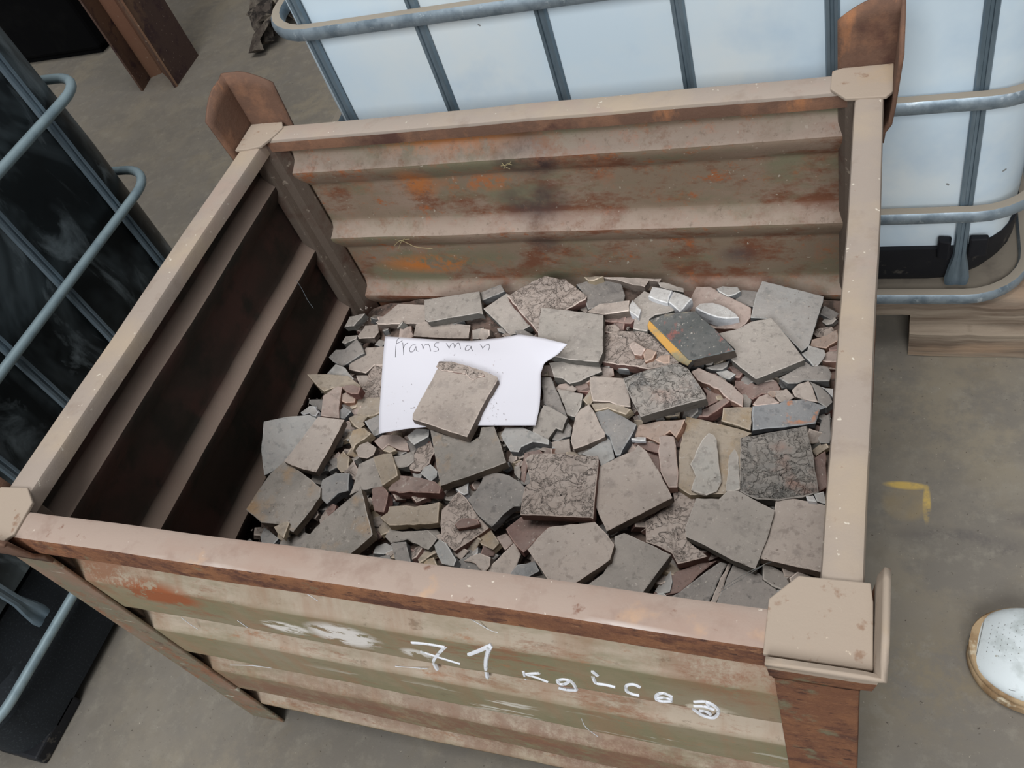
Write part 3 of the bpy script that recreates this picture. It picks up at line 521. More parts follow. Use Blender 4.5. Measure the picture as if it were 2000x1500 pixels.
 (TF, 'J', 'brown', 18, 22, 'brown block with a pale left corner below the jagged grey tile', [(510, 480), (545, 470), (830, 490), (880, 600), (905, 770), (800, 762), (700, 722), (540, 712), (505, 570)], dict(jit=.8)),
 (CH, 'J', 'yellow', 8, 18, 'pale tan sliver left of the brown block', [(440, 700), (515, 595), (540, 712), (512, 750), (480, 745)]),
 (TF, 'J', 'yellow', 14, 16, 'layered tan chunk below the brown block', [(520, 742), (620, 715), (760, 735), (905, 792), (862, 842), (780, 820), (680, 780), (560, 810)], dict(jit=2)),
 (TF, 'J', 'blue', 12, 20, 'shiny silvery-blue wedge pointing down in the centre of the pile', [(560, 822), (680, 780), (830, 860), (962, 940), (940, 1000), (870, 1120), (805, 1242), (762, 1242), (700, 1060), (640, 1020)], dict(jit=1)),
 (TF, 'J', 'brown', 16, 20, 'brown-grey tile with a tan broken front left of the silvery wedge', [(320, 1100), (370, 855), (420, 790), (500, 745), (560, 832), (600, 930), (652, 1020), (655, 1062), (480, 1140), (350, 1185)], dict(jit=.8)),
 (TF, 'J', 'dark', 2, 18, 'dark slate strip emerging from under the right edge of the paper', [(30, 480), (130, 480), (200, 640), (285, 860), (60, 740)]),
 (TF, 'J', 'grey', 2, 16, 'small speckled tile between the jagged grey tile and the tan-fronted tile', [(190, 592), (300, 610), (440, 640), (420, 760), (360, 870), (290, 850)]),
 (TF, 'E', 'grey', 14, 24, 'brown-grey tile with a notched edge just below the right corner of the paper', [(1010, 440), (1110, 252), (1220, 300), (1340, 370), (1290, 505), (1230, 480), (1160, 570), (1150, 590), (1000, 520)], dict(jit=.8)),
 (TF, 'E', 'slate', 10, 28, 'pale broken lump under the bottom edge of the paper', [(690, 545), (730, 470), (900, 470), (1040, 530), (1155, 590), (1155, 640), (1000, 612), (890, 662), (860, 712), (780, 705)], dict(jit=1.5)),
 (TF, 'E', 'brown', -6, 18, 'brown ribbed chip between the pale lump and the tan-fronted tile', [(1060, 690), (1160, 620), (1360, 580), (1372, 720), (1240, 728), (1110, 702)]),
 (CH, 'E', 'dark', -2, 18, 'dark crumb in the gap right of the notched tile', [(1190, 590), (1240, 500), (1340, 410), (1390, 470), (1370, 560), (1250, 600)], dict(jit=2)),
 (TF, 'J', 'slate', 2, 16, 'light grey cracked chip below the tip of the silvery wedge', [(430, 1230), (560, 1150), (705, 1062), (735, 1180), (752, 1272), (620, 1350), (590, 1280)]),
 (TF, 'J', 'orange', 6, 20, 'orange and maroon fragment under the flaky pale tile', [(920, 1060), (985, 950), (1200, 905), (1440, 890), (1400, 985), (1350, 1070), (1290, 1010), (1220, 1060), (1192, 1132), (1060, 1072)], dict(jit=1.5)),
 (CH, 'J', 'white', 12, 8, 'small white sliver on the orange and maroon fragment', [(912, 1075), (980, 1062), (1050, 1066), (1050, 1100), (920, 1092)]),
 (TF, 'J', 'maroon', -4, 18, 'dull red strip below the orange and maroon fragment', [(870, 1175), (1000, 1090), (1185, 1140), (1185, 1222), (1060, 1190), (950, 1140), (840, 1212)]),
 (TF, 'F', 'pink', 14, 20, 'upright tan-pink strip tile in the right half of the pile', [(335, 560), (400, 545), (482, 560), (502, 660), (522, 980), (515, 1057), (430, 1057), (352, 900), (328, 700)], dict(jit=1)),
 (TF, 'F', 'maroon', -8, 18, 'shadowed dark red chip left of the upright tan-pink strip', [(180, 670), (330, 690), (350, 900), (320, 930), (250, 790)]),
 # centre bottom
 (ST, 'E', 'patchy', 20, 20, 'square tile with cracked yellowish rim below the tile on the paper', [(0, 490), (130, 540), (400, 610), (480, 560), (500, 470), (625, 460), (690, 640), (742, 812), (690, 832), (400, 940), (102, 1040), (60, 850), (30, 660)], dict(gx=0, gy=0)),
 (ST, 'E', 'crackle', 30, 20, 'square cracked brown tile with a maroon front edge in the centre of the pile', [(925, 780), (980, 735), (1100, 725), (1350, 735), (1640, 755), (1645, 800), (1620, 1050), (1590, 1365), (1560, 1350), (1200, 1338), (880, 1325), (895, 1180), (925, 1050), (980, 1010), (955, 900)], dict(gx=0, gy=.03)),
 (TF, 'E', 'dark', 16, 18, 'rounded dark grey tile left of the square cracked tile', [(360, 1170), (440, 1100), (500, 1000), (520, 935), (640, 915), (770, 940), (870, 1000), (925, 1060), (880, 1240), (820, 1240), (710, 1320), (600, 1440), (480, 1340)], dict(jit=1)),
 (TF, 'G', 'crackle', 4, 20, 'brown dust-crusted fragment left of the rounded dark grey tile', [(1610, 380), (1740, 240), (1800, 290), (1870, 400), (1980, 520), (1870, 600), (1710, 705), (1600, 600)], dict(jit=1.5)),
 (CH, 'E', 'maroon', 18, 12, 'small dark red stick-shaped chip on the dust-crusted fragment', [(240, 1415), (310, 1360), (460, 1368), (480, 1415), (270, 1458)]),
 (CH, 'E', 'white', 6, 16, 'small pale chip between the rim-cracked tile and the rounded dark tile', [(250, 1070), (380, 1000), (370, 1110), (330, 1130)], dict(jit=2)),
 (CH, 'E', 'grey', 0, 16, 'thin grey sliver left of the square cracked tile', [(820, 850), (870, 840), (885, 900), (870, 980), (820, 920)]),
 (CH, 'E', 'maroon', -4, 16, 'brownish red chip under the upper left corner of the square cracked tile', [(880, 890), (920, 720), (1060, 690), (1100, 720), (960, 800), (930, 950), (920, 1015), (880, 980)], dict(jit=1.5)),
 (ST, 'P', 'brown', 24, 20, 'large brown tile with one pointed top corner right of the square cracked tile', [(1168, 912), (1205, 893), (1238, 880), (1246, 868), (1262, 880), (1290, 925), (1313, 972), (1250, 1004), (1185, 1037), (1172, 1010), (1164, 990)], dict(gy=.06)),
 (ST, 'G', 'yellow', 12, 20, 'tan crumbly slab at the lower left of centre', [(1130, 440), (1190, 400), (1200, 355), (1330, 345), (1400, 355), (1590, 320), (1585, 400), (1580, 480), (1480, 492), (1200, 502)], dict(jit=1.2)),
 (TF, 'G', 'maroon', 12, 20, 'maroon block heaped with crumbs above the tan crumbly slab', [(1190, 218), (1230, 160), (1280, 110), (1450, 130), (1560, 160), (1600, 205), (1592, 250), (1400, 245), (1200, 235)], dict(jit=1.2)),
 (CH, 'D', 'yellow', 20, 22, 'yellowish squared block in the left half of the pile', [(1240, 760), (1340, 728), (1420, 722), (1455, 830), (1480, 940), (1330, 1040), (1290, 900)], dict(jit=.8)),
 (TF, 'D', 'grey', 8, 18, 'streaked grey-brown tile under the yellowish squared block', [(1100, 830), (1240, 765), (1290, 900), (1330, 1045), (1240, 1062), (1120, 1080), (1010, 1130), (1060, 1000)], dict(jit=1)),
 (CH, 'D', 'maroon', 16, 20, 'dark red crystal-shaped chip below the yellowish block', [(1225, 1080), (1250, 1058), (1330, 1042), (1390, 1110), (1345, 1300), (1250, 1282)]),
 (ST, 'D', 'slate', 4, 16, 'pale grey tile farthest left, leaning on the left wall', [(135, 415), (380, 372), (620, 350), (720, 400), (560, 600), (420, 820), (230, 920), (180, 942), (150, 700)], dict(gx=-.35, gy=.25)),
 (ST, 'D', 'brown', 24, 20, 'brown-grey tile lying across the pale leaning tile on the left', [(705, 365), (960, 397), (830, 650), (682, 908), (560, 880), (450, 842), (370, 802), (540, 590)], dict(gx=-.08, gy=.05)),
 (ST, 'D', 'patchy', 16, 18, 'grey square tile with a yellowish patch at the lower left', [(240, 920), (370, 805), (450, 850), (600, 955), (730, 1060), (722, 1150), (600, 1320), (460, 1492), (330, 1420), (150, 1400), (0, 1272), (110, 1100)], dict(gx=.02, gy=.05)),
 (CH, 'G', 'yellow', 26, 12, 'small tan nub on the lower corner of the yellow-patched grey tile', [(295, 515), (400, 470), (420, 480), (372, 602), (330, 570)]),
 (TF, 'D', 'blue', 14, 24, 'dark blue-grey wedge with bright broken edges right of the yellow-patched tile', [(725, 1060), (745, 985), (880, 915), (1010, 920), (1000, 1090), (900, 1115), (790, 1220), (735, 1170)], dict(jit=1.2)),
 (CH, 'D', 'yellow', 6, 18, 'pale yellow chip beside the right edge of the brown-grey left tile', [(890, 765), (950, 700), (1010, 765), (1000, 880), (930, 912), (890, 862)]),
 (CH, 'D', 'crackle', 4, 18, 'reddish tan chip between the pale yellow chip and the streaked tile', [(950, 905), (1050, 792), (1092, 880), (1062, 985), (1020, 960)], dict(jit=2)),
 (CH, 'D', 'yellow', 16, 20, 'crescent-shaped pale stone left of centre', [(1000, 605), (1040, 500), (1150, 475), (1222, 530), (1160, 582), (1070, 640), (1042, 700)], dict(jit=1)),
 (CH, 'D', 'brown', 10, 18, 'brown eight-sided chip below the crescent-shaped stone', [(1070, 695), (1110, 640), (1190, 610), (1272, 668), (1245, 740), (1180, 775), (1100, 760)]),
 (TF, 'D', 'pink', 2, 18, 'pinkish brown fragment below the bottom left corner of the paper', [(1250, 605), (1330, 545), (1480, 540), (1575, 600), (1590, 700), (1500, 692), (1390, 640), (1330, 690)], dict(jit=1)),
 (CH, 'D', 'slate', 14, 20, 'faceted light grey chip below the paper, left of the tile on it', [(1570, 555), (1660, 482), (1790, 490), (1782, 560), (1640, 642), (1610, 620)]),
 (CH, 'D', 'grey', 4, 18, 'grey squared chip with a light edge right of the yellowish block', [(1430, 755), (1540, 735), (1650, 690), (1640, 800), (1580, 850), (1462, 865)]),
 (CH, 'D', 'yellow', 8, 10, 'thin tan triangular flake above the yellowish block', [(1335, 695), (1390, 645), (1465, 690), (1400, 718)]),
 (CH, 'D', 'slate', 12, 18, 'small light chip with a pale stripe left of the rim-cracked tile', [(1700, 920), (1740, 860), (1800, 830), (1868, 900), (1860, 950), (1800, 1002)]),
 (TF, 'D', 'crackle', -4, 16, 'crumb-covered dull red fragment left of the rim-cracked tile', [(1590, 820), (1680, 660), (1800, 590), (1850, 700), (1790, 820), (1700, 900), (1600, 880)], dict(jit=2)),
 (ST, 'G', 'patchy', 30, 20, 'large dark mottled tile with an orange-stained left edge at the front left', [(488, 690), (620, 522), (770, 392), (880, 300), (980, 215), (1010, 340), (1068, 572), (1055, 590), (940, 690), (820, 782), (640, 760), (500, 742)], dict(gx=.06, gy=.12)),
 (TF, 'G', 'grey', 0, 18, 'grey tile with an ochre corner below the tan crumbly slab', [(1165, 590), (1200, 530), (1300, 550), (1500, 540), (1572, 605), (1502, 692), (1340, 612), (1210, 640)], dict(jit=1)),
 (CH, 'G', 'dark', 10, 20, 'tall dark faceted chip standing at the front rim', [(1210, 645), (1330, 630), (1360, 760), (1390, 885), (1270, 855), (1240, 760)]),
 (CH, 'G', 'dark', -2, 18, 'dark chip left of the tall faceted chip at the front rim', [(1080, 765), (1200, 730), (1245, 855), (1090, 825)]),
 (CH, 'G', 'slate', 10, 20, 'pointed bluish chip behind the front rim, right of the tall faceted chip', [(1550, 655), (1590, 610), (1640, 640), (1722, 772), (1700, 822), (1610, 802), (1578, 740)]),
 (CH, 'G', 'yellow', 0, 16, 'dull tan chip at the front rim below the pointed bluish chip', [(1440, 830), (1490, 770), (1545, 750), (1605, 895), (1450, 895)]),
 (CH, 'G', 'dark', -4, 14, 'tiny dark chip at the front rim beside the dull tan chip', [(1395, 815), (1450, 822), (1440, 895), (1392, 888)]),
 (CH, 'G', 'dark', 0, 18, 'dark five-sided chip at the front rim, right of the dull tan chip', [(1725, 860), (1750, 770), (1800, 745), (1860, 790), (1945, 885), (1945, 940), (1780, 915)]),
 (CH, 'G', 'brown', 12, 18, 'rounded brown chip with a tan hump near the front rim', [(1780, 780), (1840, 740), (1905, 720), (1990, 752), (1985, 820), (1942, 872), (1870, 800)]),
 (CH, 'G', 'dark', -6, 18, 'dark chip in the lower left corner of the pile', [(40, 690), (60, 640), (110, 605), (172, 660), (165, 705)]),
 (CH, 'G', 'blue', -2, 18, 'blue-grey chip below the yellow-patched tile at the lower left', [(190, 585), (225, 520), (300, 575), (335, 605), (290, 652), (200, 642)]),
 (CH, 'G', 'brown', -8, 16, 'small tan-grey chip at the front rim under the blue-grey chip', [(195, 650), (292, 655), (282, 720), (190, 700)]),
 (TF, 'G', 'dark', -4, 18, 'dark slab at the front rim left of the dark mottled tile', [(285, 715), (360, 620), (520, 550), (595, 572), (490, 690), (440, 745)]),
 (CH, 'G', 'dark', -6, 18, 'dark flat chip at the front rim under the mottled tile', [(890, 795), (1040, 748), (1085, 835)]),
 (CH, 'G', 'maroon', 0, 16, 'small maroon chip in the gap above the dark mottled tile', [(700, 385), (750, 330), (785, 345), (770, 390), (720, 425)]),
 # front centre and right
 (ST, 'H', 'brown', 28, 20, 'five-sided brown tile with a hairline crack at the front centre', [(520, 612), (600, 520), (685, 437), (850, 415), (1045, 395), (1140, 492), (1198, 575), (1165, 690), (1105, 735), (960, 830), (825, 912), (715, 902), (610, 740)], dict(gy=.05)),
 (ST, 'H', 'grey', 18, 20, 'grey-brown tile with a flaking pale patch right of the five-sided tile', [(1170, 700), (1205, 590), (1200, 510), (1275, 482), (1450, 560), (1640, 652), (1520, 810), (1395, 985), (1150, 960), (930, 932), (1110, 800)], dict(gy=.05)),
 (TF, 'H', 'maroon', 6, 16, 'dusty maroon-grey tile behind the five-sided tile', [(350, 450), (470, 355), (650, 370), (900, 400), (800, 430), (680, 445), (600, 520), (522, 600), (490, 632), (410, 550)]),
 (ST, 'I', 'crackle', 6, 20, 'speckled reddish-brown tile with a dark front edge right of the flaking tile', [(0, 490), (150, 390), (285, 300), (272, 200), (420, 188), (505, 240), (500, 400), (400, 560), (440, 700), (610, 832), (460, 870), (315, 905), (262, 800), (130, 730), (10, 690)]),
 (ST, 'I', 'grey', 24, 20, 'large smooth grey tile with a pale broken left margin at the front right', [(500, 262), (720, 272), (800, 192), (910, 190), (1060, 275), (1265, 378), (1210, 600), (1115, 850), (1072, 952), (860, 872), (570, 715), (400, 640), (390, 550), (440, 420)], dict(gy=.05)),
 (ST, 'I', 'brown', 14, 20, 'flaky-topped tile beside the right rail at the front', [(1280, 250), (1400, 255), (1560, 288), (1775, 335), (1760, 650), (1735, 990), (1400, 915), (1112, 848), (1200, 600), (1255, 420)], dict(gy=.02)),
 (ST, 'F', 'crust', 18, 22, 'big encrusted tile with layered scabs in the right half of the pile', [(1130, 570), (1450, 515), (1780, 452), (1840, 750), (1895, 1105), (1740, 1150), (1500, 1185), (1290, 1170), (1120, 1090)], dict(gy=.02, jit=1)),
 (ST, 'F', 'yellow', 6, 20, 'tan tile with a rounded scab, directly left of the encrusted tile', [(600, 362), (760, 395), (940, 440), (1100, 480), (1240, 525), (1140, 590), (1130, 800), (1130, 1100), (960, 1120), (640, 1130), (520, 1050), (535, 700)]),
 (TF, 'F', 'scab', 20, 7, 'pale tongue-shaped scab of mortar on the tan tile', [(640, 830), (700, 700), (760, 590), (820, 525), (870, 545), (898, 600), (920, 800), (948, 1000), (900, 1095), (800, 1130), (650, 1085), (690, 950)], dict(jit=1.5)),
 (TF, 'F', 'scab', 14, 8, 'narrow pale ridge between the mortar scab and the encrusted tile', [(1010, 640), (1060, 630), (1110, 760), (1125, 1070), (1060, 1095), (985, 1090), (1010, 860)], dict(jit=1)),
 (TF, 'I', 'dark', 0, 18, 'dark smooth slab in the front right corner, left of the pale ridge', [(215, 1265), (400, 1130), (560, 1010), (735, 885), (800, 905), (700, 1100), (610, 1330), (400, 1310)]),
 (TF, 'I', 'brown', 4, 18, 'narrow brown strip tile between the two dark slabs at the front right', [(805, 905), (862, 868), (800, 1010), (680, 1330), (612, 1330), (710, 1110)]),
 (TF, 'I', 'dark', 2, 18, 'large dark slab beside the front right corner plate', [(870, 878), (1060, 962), (1250, 1112), (1300, 1180), (1300, 1420), (1000, 1390), (682, 1335), (800, 1030)]),
 (TF, 'I', 'grey', -4, 18, 'grey chip tucked behind the front right corner plate', [(1150, 905), (1220, 905), (1400, 1020), (1460, 1070), (1380, 1170), (1250, 1120), (1150, 1050)]),
 (TF, 'I', 'maroon', -4, 18, 'dark red slab between the speckled tile and the front rim', [(250, 1012), (290, 985), (470, 920), (700, 872), (560, 980), (340, 1180), (195, 1210)]),
 (CH, 'I', 'slate', -4, 16, 'light grey chip at the front rim right of the flaking tile', [(95, 1170), (180, 1060), (250, 965), (262, 1080), (240, 1180), (130, 1200)]),
 (CH, 'I', 'white', 22, 10, 'small white curled chip on the encrusted tile near the right rail', [(1570, 242), (1640, 230), (1680, 300), (1590, 285)]),
 (CH, 'I', 'slate', 18, 12, 'small blue-white chip touching the right rail beside the white curled chip', [(1650, 222), (1740, 200), (1765, 320), (1675, 292)]),
 (TF, 'F', 'maroon', -4, 18, 'maroon slab partly hidden by the right rail beside the encrusted tile', [(1830, 790), (1960, 700), (1985, 1050), (1900, 1100)]),
 (CH, 'H', 'yellow', 2, 16, 'ochre chip below the dust-crusted fragment at the front', [(120, 505), (225, 440), (300, 560), (250, 612), (160, 570)], dict(jit=1.5)),
 (CH, 'H', 'brown', 6, 18, 'brown wedge chip left of the five-sided tile', [(190, 792), (250, 720), (330, 640), (415, 560), (468, 650), (432, 740), (382, 845), (270, 835)], dict(jit=1)),
 (CH, 'H', 'blue', 8, 20, 'bluish faceted chip at the front rim left of the five-sided tile', [(385, 795), (440, 730), (575, 700), (612, 780), (480, 850), (400, 860)], dict(jit=.8)),
 (CH, 'H', 'pink', -4, 16, 'reddish chip between the ochre chip and the maroon-grey tile', [(275, 512), (350, 482), (410, 555), (345, 615)]),
 (CH, 'H', 'dark', -8, 16, 'small dark chip under the ochre chip near the front rim', [(0, 690), (70, 645), (150, 640), (232, 690), (185, 790)]),
]
RNG = random.Random(7)
def outline(pts, jit, rng):
    """3D outline refined and roughened a little, jit in mm"""
    out = []; n = len(pts)
    for i in range(n):
        a, b = pts[i], pts[(i + 1) % n]; ln = (b - a).length; k = max(1, int(ln / .012)); nrm = Vector((-(b - a).y, (b - a).x, 0)).normalized()
        off = 0
        for q in range(k):
            t = q / k; p = a.lerp(b, t); amp = jit * .001 * (0.25 if q == 0 else 1)
            out.append(p + nrm * rng.gauss(0, .6) * amp)
    return out
def slab(name, poly, n, th, mats, rng, jit, parent=None, relief=0.0):
    """closed slab: poly is the top outline (world), n the up normal, th the thickness"""
    poly = list(poly); k = len(poly)
    c = sum(poly, Vector()) / k
    area2 = sum((poly[i] - c).cross(poly[(i + 1) % k] - c).dot(n) for i in range(k))
    if area2 < 0: poly.reverse()
    bot = []
    for i, p in enumerate(poly):
        ph = rng.uniform(-1, 1) * jit * .0015; bot.append(p - n * th + (p - c).normalized() * ph - Vector((0, 0, 0)))
    mid = [(a + b) / 2 + (a - c).normalized() * rng.uniform(-1, 1) * jit * .0012 for a, b in zip(poly, bot)]
    bm = bmesh.new(); org = c - n * th
    V = [[bm.verts.new(p - org) for p in ring] for ring in (poly, mid, bot)]
    top = bm.faces.new(V[0]); top.material_index = 0
    bt = bm.faces.new(list(reversed(V[2]))); bt.material_index = 1
    for r in range(2):
        for i in range(k):
            f = bm.faces.new((V[r][i], V[r + 1][i], V[r + 1][(i + 1) % k], V[r][(i + 1) % k])); f.material_index = 1
    bmesh.ops.recalc_face_normals(bm, faces=bm.faces)
    ed = [e for e in bm.edges if (e.verts[0] in V[0] and e.verts[1] in V[0])]
    try: bmesh.ops.bevel(bm, geom=ed, offset=.0013 if jit < .9 else .0017, segments=1, affect='EDGES', material=2 if len(mats) > 2 else 0, clamp_overlap=True)
    except Exception: pass
    bmesh.ops.triangulate(bm, faces=[f for f in bm.faces if len(f.verts) > 4])
    if relief:
        tf = [f for f in bm.faces if f.normal.dot(n) > .95 and f.material_index == 0]
        for it in range(7):
            tf = [f for f in bm.faces if f.normal.dot(n) > .8 and f.material_index == 0 and f.calc_area() > 2e-5]
            if not tf: break
            es = set(e for f in tf for e in f.edges if len(e.link_faces) == 2 and all(g.normal.dot(n) > .8 for g in e.link_faces) and e.calc_length() > .007)
            if not es: break
            bmesh.ops.subdivide_edges(bm, edges=list(es), cuts=1, use_grid_fill=False); bmesh.ops.triangulate(bm, faces=[f for f in bm.faces if len(f.verts) > 4])
        for v in bm.verts:
            if all(g.normal.dot(n) > .8 for g in v.link_faces):
                q = v.co + org; h = noise.noise(q * 34) + .5 * noise.noise(q * 90); v.co += n * relief * max(-.6, min(1.2, h * 1.6))
    me = bpy.data.meshes.new(name); bm.to_mesh(me); bm.free()
    for m in mats: me.materials.append(m)
    o = bpy.data.objects.new(name, me); COL.objects.link(o)
    if parent:
        o.parent = parent; o.location = org - parent.location
    else: o.location = org
    return o
PLANES = []
GRP = {'stone_tile': None, 'tile_fragment': None, 'stone_chip': None}
for row in PIECES:
    (nm, cat), cr, key, lift, th, label, pts = row[:7]; op = row[7] if len(row) > 7 else {}
    ox, oy, s = CR[cr]; px = [(ox + x / s, oy + y / s) for x, y in pts]; TRACED.append(px)
    cx = sum(p[0] for p in px) / len(px); cy = sum(p[1] for p in px) / len(px)
    z0 = zmound(cx, cy) + lift * .001
    big_ = nm == 'stone_tile'
    gx = op.get('gx', RNG.uniform(-.05, .05) if big_ else RNG.uniform(-.16, .16)); gy = op.get('gy', RNG.uniform(-.02, .08) if big_ else RNG.uniform(-.12, .18))
    n = Vector((-gx, -gy, 1)).normalized(); p0 = at_z(cx, cy, z0)
    poly = [at_plane(x, y, p0, n) for x, y in px]
    for p in poly: p.x = max(.054, min(L - .046, p.x)); p.y = max(.050, min(W - .050, p.y))
    PLANES.append((px, p0, n, key))
    jit = op.get('jit', .6 if big_ else 1.1) * 1.15
    rel = {'crust': .0032, 'crackle': .0016}.get(key, 0) if nm != 'stone_chip' else 0
    o = slab(nm, outline(poly, jit, RNG), n, th * .001, (M[key], M[key + '_s'], M[key + '_e']), RNG, jit, relief=rel)
    tag(o, label, cat, {'stone_tile': 'square tiles in the stillage', 'tile_fragment': 'broken tile fragments in the stillage', 'stone_chip': 'small stone chips in the stillage'}[nm])
    if len(TRACED) == 1:
        q = T(600, 480, 5, [(1290, 1122), (1400, 1128), (1500, 1165), (1600, 1190), (1712, 1232), (1722, 1268), (1660, 1285), (1625, 1312), (1590, 1300), (1550, 1255), (1505, 1245), (1420, 1225), (1300, 1215), (1262, 1180)])
        e = slab('crumbled_edge', outline([at_plane(x, y, p0 + n * .0022, n) for x, y in q], 2.2, RNG), n, .003, (M['crackle'], M['crackle_s'], M['crackle_e']), RNG, 2, parent=o, relief=.0016)
        e['label'] = 'crumbled corner patch'
    if op.get('strip'):
        q = [(1268, 625), (1345, 702), (1352, 703), (1347, 709), (1343, 714), (1322, 704), (1266, 642), (1264, 634)]
        e = slab('painted_edge', [at_plane(x, y, p0 - n * .0005, n) for x, y in q], n, .014, (surf('yellow_paint', (206, 158, 84), [nz(18, .5, .62, (150, 140, 112), d=5)], rough=.7), M['dark_s']), RNG, .3, parent=o)
        e['label'] = 'yellow painted edge'
PIECES_TOP = PLANES[0][0]
# bed of dust under the stones
bed = MB(); nb = 40; vv = []
def px_of(p):
    q = M3 @ (Vector(p) - CAM); return (1000 + FPX * q.x / q.z, 750 + FPX * q.y / q.z)
def hbed(x, y):
    z = .38
    for _ in range(2):
        a, b = px_of((x, y, z)); z = zmound(a, b)
    e = min(x - .05, L - .05 - x, y - .05, W - .05 - y); return z
for i in range(nb + 1):
    for j in range(nb + 1):
        x = .046 + (L - .088) * i / nb; y = .046 + (W - .092) * j / nb; ed = min(x - .045, y - .045) 
        z = hbed(x, y) - .030 - .05 * math.exp(-max(0, x - .04) / .06) - .03 * math.exp(-max(0, y - .04) / .05)
        vv.append((x, y, z + .007 * noise.noise(Vector((x * 22, y * 22, 0))) + .003 * noise.noise(Vector((x * 70, y * 70, 0)))))
for i in range(nb):
    for j in range(nb):
        a = i * (nb + 1) + j; bed.f.append((a, a + nb + 1, a + nb + 2, a + 1)); bed.m.append(0)
bed.v = vv
# close the bed into a solid heap standing on the base sheet
ring = [i * (nb + 1) for i in range(nb + 1)] + [nb * (nb + 1) + j for j in range(1, nb + 1)] + [i * (nb + 1) + nb for i in range(nb - 1, -1, -1)] + [j for j in range(nb - 1, 0, -1)]
base = len(bed.v); bed.v += [(bed.v[i][0], bed.v[i][1], .109) for i in ring]
for i in range(len(ring)):
    j = (i + 1) % len(ring); bed.f.append((ring[i], ring[j], base + j, base + i)); bed.m.append(0)
bed.f.append(tuple(base + i for i in range(len(ring)))); bed.m.append(0)
tag(bed.build('rubble_bed', M['dirt'], smooth=False), 'brown dust and fine rubble lying under the broken tiles in the stillage', 'rubble', kind='stuff')
def inside(pt, poly):
    x, y = pt; c = False; n = len(poly)
    for i in range(n):
        x0, y0 = poly[i]; x1, y1 = poly[(i + 1) % n]
        if (y0 > y) != (y1 > y) and x < (x1 - x0) * (y - y0) / (y1 - y0) + x0: c = not c
    return c
PAPER = [(752, 657), (1000, 655), (1110, 672), (1060, 712), (1045, 831), (740, 847)]
VIS = [(690, 600), (1640, 575), (1612, 990), (1598, 1120), (1510, 1195), (470, 1070), (480, 980), (505, 820), (590, 730)]
SPOT = [((480, 960, 780, 1130), 'small broken tile chip wedged low among the stones at the front left'), ((480, 560, 760, 960), 'small broken tile chip wedged low between the stones along the left wall'),
        ((760, 480, 1180, 700), 'small broken tile chip wedged low between the stones at the back left'), ((1180, 480, 1660, 720), 'small broken tile chip wedged low between the stones at the back right'),
        ((780, 980, 1150, 1200), 'small broken tile chip wedged low among the stones at the front centre'), ((1150, 960, 1660, 1220), 'small broken tile chip wedged low between the stones at the front right'),
        ((760, 700, 1150, 980), 'small broken tile chip wedged low between the stones below the paper'), ((1150, 720, 1660, 960), 'small broken tile chip wedged low between the stones right of centre')]
cnt = 0
for k in range(5200):
    px, py = RNG.uniform(480, 1640), RNG.uniform(580, 1190)
    if not inside((px, py), VIS) or inside((px, py), PAPER) or any(inside((px, py), t) for t in TRACED): continue
    if cnt >= 290: break
    z0 = zmound(px, py) - RNG.uniform(.004, .020); p0 = at_z(px, py, z0)
    if not (.07 < p0.x < L - .07 and .07 < p0.y < W - .07): continue
    if p0.x < .16: z0 -= .03; p0.z = z0
    n = Vector((RNG.gauss(0, .35), RNG.gauss(-.1, .35), 1)).normalized(); r = RNG.uniform(.010, .024); m = RNG.choice([4, 4, 5, 5, 6]); a0 = RNG.uniform(0, 6.28)
    u = n.cross(Vector((0, 1, 0))).normalized(); w = n.cross(u); asp = RNG.uniform(.5, 1)
    poly = [p0 + u * r * math.cos(a0 + 6.283 * i / m + RNG.uniform(-.3, .3)) + w * r * asp * math.sin(a0 + 6.283 * i / m + RNG.uniform(-.3, .3)) for i in range(m)]
    key = RNG.choice(['grey', 'dark', 'brown', 'maroon', 'brown', 'dark', 'yellow', 'pink', 'slate', 'crackle'])
    o = slab('stone_chip', outline(poly, 1, RNG), n, RNG.uniform(.010, .018), (M[key], M[key + '_s'], M[key + '_e']), RNG, 1)
    lb = 'small broken tile chip wedged low between the stones'
    for (x0, y0, x1, y1), t in SPOT:
        if x0 <= px <= x1 and y0 <= py <= y1: lb = t; break
    lb2 = lb.replace('small broken tile', ('tiny ' if r < .014 else 'small ' if r < .020 else 'larger ') + dict(grey='grey', dark='dark grey', brown='brown', maroon='dark red', yellow='tan', pink='pinkish', slate='light grey', crackle='crumbly brown')[key] + ' broken')
    tag(o, lb2, 'stone chip', lb2.replace('chip wedged', 'chips wedged')); cnt += 1
